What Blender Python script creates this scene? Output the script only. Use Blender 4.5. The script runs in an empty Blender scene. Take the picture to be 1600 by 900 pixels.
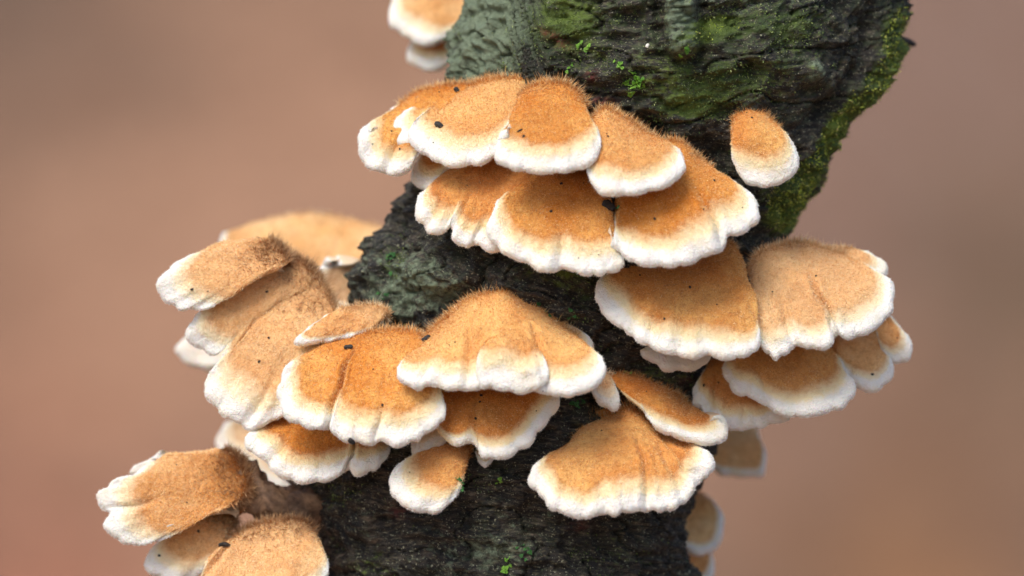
# Bracket fungi on a leaning dark trunk.  One Blender unit = 10 cm; the code measures in tenths of a millimetre (S).
import bpy, math, random
import numpy as np
from mathutils import Vector
from mathutils.bvhtree import BVHTree

S = 0.001            # one design unit (0.1 mm) in Blender units
D = 5000.0           # camera to trunk axis, design units
random.seed(7)
rng = np.random.default_rng(11)
scene = bpy.context.scene
COL = scene.collection
R = math.radians

# ------------------------------------------------------------------ camera, sky, sun, exposure
cam_d = bpy.data.cameras.new('camera')
cam = bpy.data.objects.new('camera', cam_d); COL.objects.link(cam)
cam.location = (0, -D * S, 0); cam.rotation_euler = (R(90), 0, 0)
cam_d.sensor_width = 36.0
cam_d.lens = 36.0 * D / 1600.0
cam_d.clip_start = 0.05; cam_d.clip_end = 1000
cam_d.dof.use_dof = True
cam_d.dof.focus_distance = (D - 205) * S
cam_d.dof.aperture_fstop = 0.92
scene.camera = cam

SUN_EL, SUN_AZ = 52.0, -30.0          # elevation; azimuth measured from behind the camera, towards the left
world = bpy.data.worlds.new('World'); scene.world = world; world.use_nodes = True
wn = world.node_tree; wn.nodes.clear()
sky = wn.nodes.new('ShaderNodeTexSky'); sky.sky_type = 'NISHITA'; sky.sun_disc = False
sky.sun_elevation = R(SUN_EL)
bg = wn.nodes.new('ShaderNodeBackground'); bg.inputs['Strength'].default_value = 0.15
wo = wn.nodes.new('ShaderNodeOutputWorld')
sky.air_density = 1.0; sky.dust_density = 3.0; sky.ozone_density = 1.0
wn.links.new(sky.outputs[0], bg.inputs[0]); wn.links.new(bg.outputs[0], wo.inputs[0])
sun_d = bpy.data.lights.new('sun', 'SUN'); sun = bpy.data.objects.new('sun', sun_d); COL.objects.link(sun)
sun_d.energy = 1.9; sun_d.angle = R(28); sun_d.color = (1.0, 0.95, 0.87)
to_sun = Vector((math.sin(R(SUN_AZ)) * math.cos(R(SUN_EL)), -math.cos(R(SUN_AZ)) * math.cos(R(SUN_EL)), math.sin(R(SUN_EL))))
sun.rotation_euler = to_sun.to_track_quat('Z', 'Y').to_euler(); sun.location = to_sun * 8
sky.sun_rotation = math.atan2(to_sun.x, to_sun.y)
scene.view_settings.view_transform = 'Standard'; scene.view_settings.look = 'None'
scene.view_settings.gamma = 1.0; scene.view_settings.use_curve_mapping = False
scene.view_settings.exposure = 0.27
scene.unit_settings.scale_length = 0.1
scene.render.engine = 'CYCLES'
scene.cycles.use_denoising = True
scene.cycles.max_bounces = 5

# ------------------------------------------------------------------ small maths
def lin(r, g, b):
    f = lambda c: c / 12.92 if c <= 0.04045 else ((c + 0.055) / 1.055) ** 2.4
    return (f(r / 255), f(g / 255), f(b / 255), 1.0)

def world_of(P):
    """design coordinates (x right, y down from the frame centre line, d towards the viewer) -> Blender"""
    P = np.asarray(P, float)
    k = 1.0 - P[..., 2] / D
    return np.stack([(P[..., 0] - 800) * S * k, -P[..., 2] * S, (450 - P[..., 1]) * S * k], -1)

def hash3(i, j, k, seed):
    n = (i * 374761393 + j * 668265263 + k * 1274126177 + seed * 974711) & 0xFFFFFFFF
    n = ((n ^ (n >> 13)) * 1274126177) & 0xFFFFFFFF
    n = ((n ^ (n >> 16)) * 2246822519) & 0xFFFFFFFF
    return ((n ^ (n >> 15)) & 0xFFFFFF) / float(0x7FFFFF) - 1.0

def noise(x, y, z=0.0, seed=0):
    x, y, z = np.broadcast_arrays(np.asarray(x, float), np.asarray(y, float), np.asarray(z, float))
    xi, yi, zi = np.floor(x).astype(np.int64), np.floor(y).astype(np.int64), np.floor(z).astype(np.int64)
    fx, fy, fz = x - xi, y - yi, z - zi
    q = lambda t: t * t * t * (t * (t * 6 - 15) + 10)
    u, v, w = q(fx), q(fy), q(fz)
    out = 0.0
    for a in (0, 1):
        for b in (0, 1):
            for c in (0, 1):
                out = out + hash3(xi + a, yi + b, zi + c, seed) * (u if a else 1 - u) * (v if b else 1 - v) * (w if c else 1 - w)
    return out

def fbm(x, y, z=0.0, o=4, seed=0, gain=0.5):
    t, a, f, n = 0.0, 1.0, 1.0, 0.0
    for k in range(o):
        t = t + a * noise(np.asarray(x) * f + 17.3 * k, np.asarray(y) * f - 9.1 * k, np.asarray(z) * f + 3.7 * k, seed + k); n += a
        a *= gain; f *= 2.03
    return t / n

def sstep(a, b, x):
    t = np.clip((x - a) / (b - a), 0, 1); return t * t * (3 - 2 * t)

def curve(pts, n):
    """centripetal Catmull-Rom through pts, resampled to n points of equal spacing"""
    P = np.array(pts, float)
    if len(P) == 2: P = np.array([P[0], (P[0] + P[1]) / 2, P[1]])
    E = np.vstack([2 * P[0] - P[1], P, 2 * P[-1] - P[-2]])
    out = []
    for i in range(1, len(E) - 2):
        p0, p1, p2, p3 = E[i - 1:i + 3]
        t0 = 0.0; t1 = t0 + max(np.linalg.norm(p1 - p0), 1e-6) ** .5
        t2 = t1 + max(np.linalg.norm(p2 - p1), 1e-6) ** .5; t3 = t2 + max(np.linalg.norm(p3 - p2), 1e-6) ** .5
        t = np.linspace(t1, t2, 24, endpoint=False)[:, None]
        A1 = (t1 - t) / (t1 - t0) * p0 + (t - t0) / (t1 - t0) * p1
        A2 = (t2 - t) / (t2 - t1) * p1 + (t - t1) / (t2 - t1) * p2
        A3 = (t3 - t) / (t3 - t2) * p2 + (t - t2) / (t3 - t2) * p3
        B1 = (t2 - t) / (t2 - t0) * A1 + (t - t0) / (t2 - t0) * A2
        B2 = (t3 - t) / (t3 - t1) * A2 + (t - t1) / (t3 - t1) * A3
        out.append((t2 - t) / (t2 - t1) * B1 + (t - t1) / (t2 - t1) * B2)
    out.append(P[-1:]); C = np.vstack(out)
    s = np.concatenate([[0], np.cumsum(np.linalg.norm(np.diff(C, axis=0), axis=1))])
    q = np.linspace(0, s[-1], n)
    return np.stack([np.interp(q, s, C[:, k]) for k in range(C.shape[1])], 1), s[-1]

# ------------------------------------------------------------------ object helpers
def tag(o, label=None, cat=None, group=None, kind=None):
    if label: o['label'] = label
    if cat: o['category'] = cat
    if group: o['group'] = group
    if kind: o['kind'] = kind
    return o

def link(name, me, mat):
    o = bpy.data.objects.new(name, me); COL.objects.link(o)
    if mat and not me.materials: me.materials.append(mat)
    return o

def empty(name, loc):
    o = bpy.data.objects.new(name, None); COL.objects.link(o); o.location = loc; o.empty_display_size = 0.02
    return o

def mesh_np(name, V, F, attrs=None, normals=None, smooth=True):
    """V (n,3), F (m,3) or (m,4), or a list of such face arrays"""
    Fs = F if isinstance(F, list) else [F]
    Fs = [np.asarray(f, np.int32) for f in Fs if len(f)]
    me = bpy.data.meshes.new(name)
    me.vertices.add(len(V)); me.vertices.foreach_set('co', np.asarray(V, np.float32).ravel())
    loops = np.concatenate([f.ravel() for f in Fs]); tot = np.concatenate([np.full(len(f), f.shape[1], np.int32) for f in Fs])
    me.loops.add(len(loops)); me.loops.foreach_set('vertex_index', loops)
    me.polygons.add(len(tot)); me.polygons.foreach_set('loop_start', np.concatenate([[0], np.cumsum(tot)[:-1]]).astype(np.int32))
    me.polygons.foreach_set('use_smooth', np.full(len(tot), smooth))
    me.update(calc_edges=True); me.validate()
    for k, a in (attrs or {}).items():
        a = np.asarray(a, np.float32)
        if a.ndim == 1:
            at = me.attributes.new(k, 'FLOAT', 'POINT'); at.data.foreach_set('value', a)
        else:
            at = me.attributes.new(k, 'FLOAT_VECTOR', 'POINT'); at.data.foreach_set('vector', a.ravel())
    if normals is not None:
        me.normals_split_custom_set_from_vertices(np.asarray(normals, np.float32).tolist())
    return me

def grid_faces(nr, nc, wrap=False):
    i = np.arange(nr - 1)[:, None]; j = np.arange(nc if wrap else nc - 1)[None, :]
    j2 = (j + 1) % nc
    a = i * nc + j; b = i * nc + j2; c = (i + 1) * nc + j2; d = (i + 1) * nc + j
    return np.stack([a, d, c, b], -1).reshape(-1, 4)

def grid_normals(P):
    du = np.gradient(P, axis=0); dt = np.gradient(P, axis=1)
    n = np.cross(dt, du); l = np.linalg.norm(n, axis=-1, keepdims=True)
    return n / np.maximum(l, 1e-12)

# ------------------------------------------------------------------ node helpers
def new_mat(name):
    m = bpy.data.materials.new(name); m.use_nodes = True
    nt = m.node_tree
    return m, nt, nt.nodes['Principled BSDF']

def nd(nt, t, **kw):
    n = nt.nodes.new(t)
    for k, v in kw.items():
        if k.startswith('i_'): n.inputs[k[2:].replace('_', ' ')].default_value = v
        else: setattr(n, k, v)
    return n

def attr(nt, name): return nd(nt, 'ShaderNodeAttribute', attribute_name=name)

def mathn(nt, op, a, b=None, c=None, clamp=False):
    n = nd(nt, 'ShaderNodeMath', operation=op, use_clamp=clamp)
    for i, v in enumerate((a, b, c)):
        if v is None: continue
        if isinstance(v, (int, float)): n.inputs[i].default_value = v
        else: nt.links.new(v, n.inputs[i])
    return n.outputs[0]

def mix(nt, f, a, b, mode='MIX'):
    n = nd(nt, 'ShaderNodeMix', data_type='RGBA', blend_type=mode)
    for idx, v in ((0, f), (6, a), (7, b)):
        if isinstance(v, (int, float, tuple)): n.inputs[idx].default_value = v
        else: nt.links.new(v, n.inputs[idx])
    return n.outputs[2]

def ramp(nt, fac, stops, interp='LINEAR'):
    n = nd(nt, 'ShaderNodeValToRGB'); n.color_ramp.interpolation = interp
    e = n.color_ramp.elements
    while len(e) < len(stops): e.new(0.5)
    for i, (p, c) in enumerate(stops): e[i].position = p; e[i].color = c if len(c) == 4 else (*c, 1)
    nt.links.new(fac, n.inputs[0]); return n.outputs[0]

def noise_n(nt, vec, scale, detail=4, rough=0.55, dist=0.0):
    n = nd(nt, 'ShaderNodeTexNoise'); n.inputs['Scale'].default_value = scale
    n.inputs['Detail'].default_value = detail; n.inputs['Roughness'].default_value = rough; n.inputs['Distortion'].default_value = dist
    nt.links.new(vec, n.inputs['Vector']); return n.outputs['Fac']

# ------------------------------------------------------------------ materials
def cap_material(name, dark, mid, light, cream, white):
    """velvety cap: 'rim' runs 0 at the margin to 1 where the white ends and beyond; 'ridge' marks the old, browner back"""
    m, nt, p = new_mat(name)
    geo = nd(nt, 'ShaderNodeNewGeometry').outputs['Position']
    rim = attr(nt, 'rim').outputs['Fac']; ridge = attr(nt, 'ridge').outputs['Fac']
    n1 = noise_n(nt, geo, 14, 4, 0.6); n2 = noise_n(nt, geo, 120, 3, 0.65); n3 = noise_n(nt, geo, 420, 2, 0.6)
    jit = mathn(nt, 'ADD', mathn(nt, 'MULTIPLY', mathn(nt, 'SUBTRACT', n1, 0.5), 0.55), mathn(nt, 'MULTIPLY', mathn(nt, 'SUBTRACT', n2, 0.5), 0.8))
    jit = mathn(nt, 'MULTIPLY', jit, mathn(nt, 'MINIMUM', mathn(nt, 'MULTIPLY', rim, 1.2), 1.0))
    e = mathn(nt, 'MULTIPLY', mathn(nt, 'ADD', rim, jit), 0.4)
    body = mix(nt, ramp(nt, n1, [(0.36, (0, 0, 0)), (0.62, (1, 1, 1))]), mid, light)
    n0 = noise_n(nt, geo, 5.5, 3, 0.5)
    body = mix(nt, mathn(nt, 'MULTIPLY', ramp(nt, n0, [(0.42, (0, 0, 0)), (0.62, (1, 1, 1))]), 0.65), body, mix(nt, 0.45, mid, dark))
    band = mathn(nt, 'MULTIPLY', ramp(nt, mathn(nt, 'ADD', mathn(nt, 'MULTIPLY', rim, 0.3), mathn(nt, 'MULTIPLY', mathn(nt, 'SUBTRACT', n1, 0.5), 0.35)), [(0.38, (0, 0, 0)), (0.52, (1, 1, 1)), (0.66, (0, 0, 0))]), 0.42)  # painted form shading: darker belt between the cap's middle and its white margin
    body = mix(nt, band, body, mix(nt, 0.5, mid, dark))
    body = mix(nt, mathn(nt, 'MULTIPLY', ramp(nt, n2, [(0.45, (0, 0, 0)), (0.72, (1, 1, 1))]), 0.55), body, dark)
    body = mix(nt, mathn(nt, 'MULTIPLY', ramp(nt, n3, [(0.54, (0, 0, 0)), (0.70, (1, 1, 1))]), 0.6), body, dark)
    body = mix(nt, mathn(nt, 'MULTIPLY', ridge, 0.8), body, tuple(x * .85 for x in dark[:3]) + (1,))  # brown of old backs, plus shade painted into the colour at the crest
    var = attr(nt, 'var').outputs['Fac']
    body = mix(nt, mathn(nt, 'MULTIPLY', var, 0.28), body, mix(nt, 0.6, light, cream))
    zone = mathn(nt, 'SINE', mathn(nt, 'ADD', mathn(nt, 'MULTIPLY', rim, 9.0), mathn(nt, 'MULTIPLY', n1, 9.0)))
    body = mix(nt, mathn(nt, 'MULTIPLY', mathn(nt, 'MAXIMUM', zone, 0.0), 0.07), body, dark)
    white = mix(nt, mathn(nt, 'MULTIPLY', ramp(nt, noise_n(nt, geo, 24, 4, 0.6), [(0.5, (0, 0, 0)), (0.68, (1, 1, 1))]), 0.4), white, cream)
    t1 = ramp(nt, e, [(0.14, (0, 0, 0)), (0.38, (1, 1, 1))], 'EASE')
    t2 = ramp(nt, e, [(0.34, (0, 0, 0)), (0.80, (1, 1, 1))], 'EASE')
    c = mix(nt, t1, white, cream); c = mix(nt, t2, c, body)
    nt.links.new(c, p.inputs['Base Color'])
    p.inputs['Roughness'].default_value = 0.9
    p.inputs['Specular IOR Level'].default_value = 0.15
    p.inputs['Sheen Weight'].default_value = 0.12; p.inputs['Sheen Roughness'].default_value = 0.4
    p.inputs['Subsurface Weight'].default_value = 0.35; p.inputs['Subsurface Radius'].default_value = (1.0, 0.55, 0.3)
    p.inputs['Subsurface Scale'].default_value = 0.011
    b = nd(nt, 'ShaderNodeBump'); b.inputs['Strength'].default_value = 0.8; b.inputs['Distance'].default_value = 0.005
    h = mathn(nt, 'ADD', n2, mathn(nt, 'MULTIPLY', n3, 0.5))
    nt.links.new(h, b.inputs['Height']); nt.links.new(b.outputs[0], p.inputs['Normal'])
    return m

def hair_material(name, dark, mid, light, cream, white):
    m, nt, p = new_mat(name)
    rim = attr(nt, 'rim').outputs['Fac']; ridge = attr(nt, 'ridge').outputs['Fac']
    rnd = attr(nt, 'rnd').outputs['Fac']; tip = attr(nt, 'tip').outputs['Fac']
    body = ramp(nt, rnd, [(0.0, dark), (0.24, mid), (0.75, light), (1.0, cream)])
    body = mix(nt, mathn(nt, 'MULTIPLY', ridge, 0.9), body, tuple(x * .55 for x in dark[:3]) + (1,))
    body = mix(nt, mathn(nt, 'MULTIPLY', tip, 0.25), body, cream)
    e = mathn(nt, 'MULTIPLY', mathn(nt, 'ADD', rim, mathn(nt, 'MULTIPLY', mathn(nt, 'SUBTRACT', rnd, 0.5), 0.7)), 0.4)
    c = mix(nt, ramp(nt, e, [(0.2, (0, 0, 0)), (0.36, (1, 1, 1))]), white, cream)
    c = mix(nt, ramp(nt, e, [(0.34, (0, 0, 0)), (0.78, (1, 1, 1))]), c, body)
    nt.links.new(c, p.inputs['Base Color'])
    p.inputs['Roughness'].default_value = 0.7; p.inputs['Specular IOR Level'].default_value = 0.2
    return m

PAL = {
    'orange': (lin(164, 84, 16), lin(222, 142, 54), lin(244, 192, 112), lin(246, 228, 186), lin(241, 239, 233)),
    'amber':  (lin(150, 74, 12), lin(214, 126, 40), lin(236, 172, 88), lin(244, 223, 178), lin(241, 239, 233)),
    'peach':  (lin(172, 98, 34), lin(236, 174, 104), lin(247, 208, 150), lin(247, 231, 196), lin(241, 239, 233)),
    'pale':   (lin(190, 134, 84), lin(232, 192, 146), lin(239, 210, 170), lin(244, 226, 196), lin(234, 230, 222)),
}
CAPM = {k: cap_material('velvet_' + k, *v) for k, v in PAL.items()}
HAIRM = {k: hair_material('fuzz_' + k, *v) for k, v in PAL.items()}

m_under, nt, p = new_mat('gill_flesh')
geo = nd(nt, 'ShaderNodeNewGeometry').outputs['Position']
nt.links.new(mix(nt, noise_n(nt, geo, 30, 4), lin(222, 190, 152), lin(240, 222, 194)), p.inputs['Base Color'])
p.inputs['Roughness'].default_value = 0.8

m_stem, nt, p = new_mat('stem_skin')
geo = nd(nt, 'ShaderNodeNewGeometry').outputs['Position']
n1 = noise_n(nt, geo, 40, 6, 0.65, 0.5)
nt.links.new(ramp(nt, n1, [(0.3, lin(70, 52, 40)), (0.48, lin(122, 96, 76)), (0.7, lin(176, 144, 112))]), p.inputs['Base Color'])
p.inputs['Roughness'].default_value = 0.75
b = nd(nt, 'ShaderNodeBump'); b.inputs['Strength'].default_value = 0.7; b.inputs['Distance'].default_value = 0.006
nt.links.new(n1, b.inputs['Height']); nt.links.new(b.outputs[0], p.inputs['Normal'])

m_bark, nt, p = new_mat('wet_bark')
geo = nd(nt, 'ShaderNodeNewGeometry').outputs['Position']
bk = attr(nt, 'bark').outputs['Vector']            # (round the trunk, along the grain)
lich = attr(nt, 'lichen').outputs['Fac']; moss = attr(nt, 'moss').outputs['Fac']; red = attr(nt, 'red').outputs['Fac']
str1 = noise_n(nt, bk, 1.0, 6, 0.7, 0.6)
mv = nd(nt, 'ShaderNodeVectorMath', operation='MULTIPLY'); mv.inputs[1].default_value = (2.6, 2.2, 1); nt.links.new(bk, mv.inputs[0]); mv_out = mv.outputs[0]
fine = noise_n(nt, geo, 130, 5, 0.7); mid_ = noise_n(nt, geo, 26, 5, 0.65, 0.4); big = noise_n(nt, geo, 7, 4, 0.6)
c = ramp(nt, str1, [(0.36, lin(16, 15, 15)), (0.5, lin(34, 31, 29)), (0.6, lin(80, 72, 62)), (0.72, lin(140, 126, 108))])
c = mix(nt, ramp(nt, mid_, [(0.40, (1, 1, 1)), (0.54, (0, 0, 0))]), c, lin(18, 17, 19))
str2 = noise_n(nt, mv_out, 1.0, 5, 0.75, 0.4)
c = mix(nt, mathn(nt, 'MULTIPLY', ramp(nt, str2, [(0.52, (0, 0, 0)), (0.68, (1, 1, 1))]), 0.7), c, mix(nt, big, lin(132, 112, 96), lin(116, 124, 84)))
film = mathn(nt, 'MULTIPLY', attr(nt, 'algae').outputs['Fac'], ramp(nt, noise_n(nt, geo, 60, 6, 0.75, 0.6), [(0.46, (0, 0, 0)), (0.62, (1, 1, 1))]))
c = mix(nt, mathn(nt, 'MULTIPLY', film, 0.85), c, mix(nt, fine, lin(36, 52, 28), lin(84, 104, 60)))
c = mix(nt, ramp(nt, noise_n(nt, geo, 300, 2, 0.5), [(0.64, (0, 0, 0)), (0.70, (1, 1, 1))]), c, lin(160, 160, 134))
pat = noise_n(nt, geo, 55, 5, 0.7, 0.8)
lf = mathn(nt, 'MULTIPLY', ramp(nt, mathn(nt, 'ADD', mathn(nt, 'ADD', mathn(nt, 'MULTIPLY', lich, 0.42), mathn(nt, 'MULTIPLY', mathn(nt, 'SUBTRACT', pat, 0.5), 0.9)), mathn(nt, 'MULTIPLY', mathn(nt, 'ADD', mid_, fine), 0.5)), [(0.64, (0, 0, 0)), (0.86, (1, 1, 1))]), 0.85)
c = mix(nt, lf, c, mix(nt, fine, lin(70, 88, 68), lin(150, 166, 136)))
mf = ramp(nt, mathn(nt, 'ADD', mathn(nt, 'ADD', mathn(nt, 'MULTIPLY', moss, 0.5), mathn(nt, 'MULTIPLY', mathn(nt, 'SUBTRACT', str1, 0.5), 0.9)), mathn(nt, 'MULTIPLY', mathn(nt, 'ADD', pat, fine), 0.5)), [(0.76, (0, 0, 0)), (0.98, (1, 1, 1))])
c = mix(nt, mf, c, mix(nt, ramp(nt, big, [(0.4, (0, 0, 0)), (0.6, (1, 1, 1))]), lin(46, 66, 26), lin(100, 120, 42)))
c = mix(nt, mathn(nt, 'MULTIPLY', red, ramp(nt, fine, [(0.4, (0, 0, 0)), (0.6, (1, 1, 1))])), c, lin(120, 52, 44))
nt.links.new(c, p.inputs['Base Color'])
nt.links.new(ramp(nt, mid_, [(0.35, (0.36,) * 3), (0.65, (0.8,) * 3)]), p.inputs['Roughness'])
b = nd(nt, 'ShaderNodeBump'); b.inputs['Strength'].default_value = 0.9; b.inputs['Distance'].default_value = 0.006
nt.links.new(mathn(nt, 'ADD', mathn(nt, 'MULTIPLY', str1, 0.8), mathn(nt, 'ADD', fine, mathn(nt, 'MULTIPLY', mid_, 0.8))), b.inputs['Height'])
nt.links.new(b.outputs[0], p.inputs['Normal'])

def plain(name, c1, c2, scale, rough=0.7, dist=0.002):
    m, nt, p = new_mat(name)
    geo = nd(nt, 'ShaderNodeNewGeometry').outputs['Position']
    n = noise_n(nt, geo, scale, 4, 0.6)
    nt.links.new(mix(nt, ramp(nt, n, [(0.35, (0, 0, 0)), (0.65, (1, 1, 1))]), c1, c2), p.inputs['Base Color'])
    p.inputs['Roughness'].default_value = rough
    b = nd(nt, 'ShaderNodeBump'); b.inputs['Strength'].default_value = 0.5; b.inputs['Distance'].default_value = dist
    nt.links.new(n, b.inputs['Height']); nt.links.new(b.outputs[0], p.inputs['Normal'])
    return m
m_crumb = plain('black_bark_crumb', lin(22, 20, 20), lin(52, 46, 42), 200)
m_leaf = plain('bright_leaf', lin(92, 150, 40), lin(150, 200, 80), 60, 0.45)
m_leaf_dark = plain('dark_leaf', lin(38, 92, 44), lin(80, 140, 70), 60, 0.5)
m_grain = plain('pale_grain', lin(220, 216, 206), lin(240, 238, 230), 200)

m_moss, nt, p = new_mat('moss_shoots')
rnd = attr(nt, 'rnd').outputs['Fac']
nt.links.new(ramp(nt, rnd, [(0, lin(84, 104, 28)), (0.4, lin(150, 170, 52)), (0.8, lin(194, 206, 84)), (1, lin(206, 190, 120))]), p.inputs['Base Color'])
p.inputs['Roughness'].default_value = 0.7
m_mossd, nt, p = new_mat('dark_moss_shoots')
rnd = attr(nt, 'rnd').outputs['Fac']
nt.links.new(ramp(nt, rnd, [(0, lin(36, 50, 22)), (0.5, lin(84, 108, 46)), (0.85, lin(126, 148, 72)), (1, lin(166, 176, 118))]), p.inputs['Base Color'])
p.inputs['Roughness'].default_value = 0.7

def blob_(x, y, cx, cy, rx, ry): return np.exp(-((x - cx) / rx) ** 2 - ((y - cy) / ry) ** 2)
# ------------------------------------------------------------------ forest floor: flat ground that climbs into a leaf-covered bank far behind
m_floor, nt, p = new_mat('leaf_litter')
geo = nd(nt, 'ShaderNodeNewGeometry').outputs['Position']
big = noise_n(nt, geo, 0.45, 3, 0.5, 0.3); leaf = noise_n(nt, geo, 3.5, 5, 0.6)
c = attr(nt, 'litter').outputs['Color']
c = mix(nt, mathn(nt, 'MULTIPLY', ramp(nt, big, [(0.40, (1, 1, 1)), (0.55, (0, 0, 0))]), 0.30), c, lin(84, 66, 54))
c = mix(nt, mathn(nt, 'MULTIPLY', ramp(nt, leaf, [(0.4, (0, 0, 0)), (0.65, (1, 1, 1))]), 0.30), c, lin(104, 70, 50))
nt.links.new(c, p.inputs['Base Color']); p.inputs['Roughness'].default_value = 0.9
b = nd(nt, 'ShaderNodeBump'); b.inputs['Strength'].default_value = 0.6; b.inputs['Distance'].default_value = 0.2
nt.links.new(leaf, b.inputs['Height']); nt.links.new(b.outputs[0], p.inputs['Normal'])
gx = np.linspace(-60, 60, 241); gy = np.linspace(-30, 110, 281)
GX, GY = np.meshgrid(gx, gy)
GZ = -6.0 + 0.9 * np.maximum(GY - 14, 0) * sstep(14, 26, GY) + 0.35 * fbm(GX / 5, GY / 5, 0, 3, 5)
LIT = np.empty(GX.shape + (3,)); LIT[:] = lin(152, 116, 92)[:3]        # beech litter, with broad patches of redder, greyer, lighter and darker tone
wx, wy = GX + 0.8 * fbm(GX / 2, GY / 2, 0, 2, 90), GY + 0.6 * fbm(GX / 2, GY / 2, 0, 2, 93)
for wt, colr in ((sstep(-0.8, 2.6, wx) * 0.9, lin(116, 94, 83)), (blob_(wx, wy, -2.6, 22.6, 1.8, 1.6), lin(160, 123, 98)), (blob_(wx, wy, -5.0, 24.8, 2.2, 1.7) * .95, lin(84, 69, 58)),
                 (blob_(wx, wy, -4.6, 20.2, 2.4, 1.5) * .9, lin(146, 86, 66)), (blob_(wx, wy, 3.6, 20.6, 1.7, 1.3) * .95, lin(132, 94, 62)), (blob_(wx, wy, 5.0, 22.4, 1.0, 1.0) * .7, lin(96, 78, 56)),
                 (np.clip(fbm(GX / 6, GY / 6, 0, 2, 92) * 2, 0, 1) * (np.abs(GX) > 7), lin(96, 74, 58))):
    LIT = LIT * (1 - wt[..., None]) + np.array(colr[:3]) * wt[..., None]
floor = link('forest_floor', mesh_np('forest_floor', np.stack([GX, GY, GZ], -1).reshape(-1, 3), grid_faces(281, 241)[:, ::-1], {'litter': LIT.reshape(-1, 3)}), m_floor)
tag(floor, 'brown leaf-covered forest floor rising to a bank far behind the trunk', 'ground', kind='structure')

# ------------------------------------------------------------------ trunk
YL = [-900, -100, 0, 60, 110, 150, 200, 270, 300, 335, 375, 400, 430, 470, 520, 600, 700, 745, 780, 830, 900, 1000, 1400, 7000]
XL = [830, 745, 735, 714, 706, 708, 698, 662, 648, 630, 600, 588, 563, 556, 548, 500, 468, 456, 478, 492, 508, 516, 500, 330]
YR = [-900, -100, 0, 50, 110, 140, 180, 220, 260, 300, 330, 380, 420, 500, 600, 690, 740, 770, 800, 830, 860, 900, 1000, 1400, 7000]
XR = [1500, 1415, 1404, 1393, 1385, 1376, 1336, 1310, 1284, 1260, 1238, 1212, 1190, 1140, 1110, 1108, 1095, 1083, 1068, 1058, 1062, 1076, 1085, 1060, 900]
DEPTH = 0.60
def trunk_lr(y): return np.interp(y, YL, XL), np.interp(y, YR, XR)
def trunk_d(x, y):
    l, r = trunk_lr(y); c, w = (l + r) / 2, (r - l) / 2
    q = np.clip((x - c) / w, -1, 1)
    return DEPTH * w * np.sqrt(np.maximum(1 - q * q, 0.0))

def seg_dist(x, y, poly):
    best = np.full(np.shape(x), 1e9); along = np.zeros(np.shape(x))
    for (x0, y0), (x1, y1) in zip(poly[:-1], poly[1:]):
        dx, dy = x1 - x0, y1 - y0
        t = np.clip(((x - x0) * dx + (y - y0) * dy) / (dx * dx + dy * dy), 0, 1)
        d = np.hypot(x - x0 - t * dx, y - y0 - t * dy)
        best = np.minimum(best, d)
    return best

def blob(x, y, cx, cy, rx, ry, ang=0):
    a = R(ang); dx, dy = x - cx, y - cy
    u = dx * math.cos(a) + dy * math.sin(a); v = -dx * math.sin(a) + dy * math.cos(a)
    return np.exp(-(u / rx) ** 2 - (v / ry) ** 2)

rows = np.concatenate([np.linspace(-900, -90, 14), np.arange(-70, 975, 2.7), np.linspace(1000, 6600, 30)])
ang = np.concatenate([np.linspace(-104, 104, 370), np.linspace(112, 248, 22)])
TY, TA = np.meshgrid(rows, np.radians(ang), indexing='ij')
L_, R_ = trunk_lr(TY); C_, W_ = (L_ + R_) / 2, (R_ - L_) / 2
px = C_ + W_ * np.sin(TA); pd = np.where(np.cos(TA) < 0, 1.0, DEPTH) * W_ * np.cos(TA)
arc = TA * W_ * 0.85
slope = np.interp(TY, [-100, 120, 300, 430, 560, 700, 900], [-.10, .03, .25, .34, .28, .10, .04])
diag = sstep(860, 790, px) * sstep(190, 130, TY)
slope = slope + 0.9 * diag
gy_ = TY - slope * (px - C_) + 0.00018 * np.maximum(px - 1050, 0) ** 2 * sstep(320, 100, TY)
wob = 14 * fbm(arc / 90, gy_ / 70, 0, 3, 40)
stk = fbm(arc / 95, (gy_ + wob) / 9, 0, 4, 21)
lump = fbm(arc / 120, gy_ / 75, 0, 3, 22)
plate = fbm(arc / 52, (gy_ + wob) / 32, 0, 4, 23)
fin = fbm(arc / 9, gy_ / 6, 0, 3, 24)
gx_ = arc + 18 * fbm(arc / 60, gy_ / 60, 0, 2, 45)
knob = fbm(gx_ / 34, gy_ / 24, 0, 3, 46)
disp = 9 * np.sign(knob) * np.abs(knob) ** .8 - 12 * sstep(.06, 0, np.abs(fbm(gx_ / 75, (gy_ + wob) / 34, 0, 2, 47))) + 16 * lump + 11 * (1 - 2.4 * np.abs(plate)) + 4.5 * stk + 4.2 * fin + 6 * np.minimum(fbm(arc / 30, (gy_ + wob) / 12, 0, 3, 27), 0)
front = sstep(-0.15, 0.2, np.cos(TA))
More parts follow.
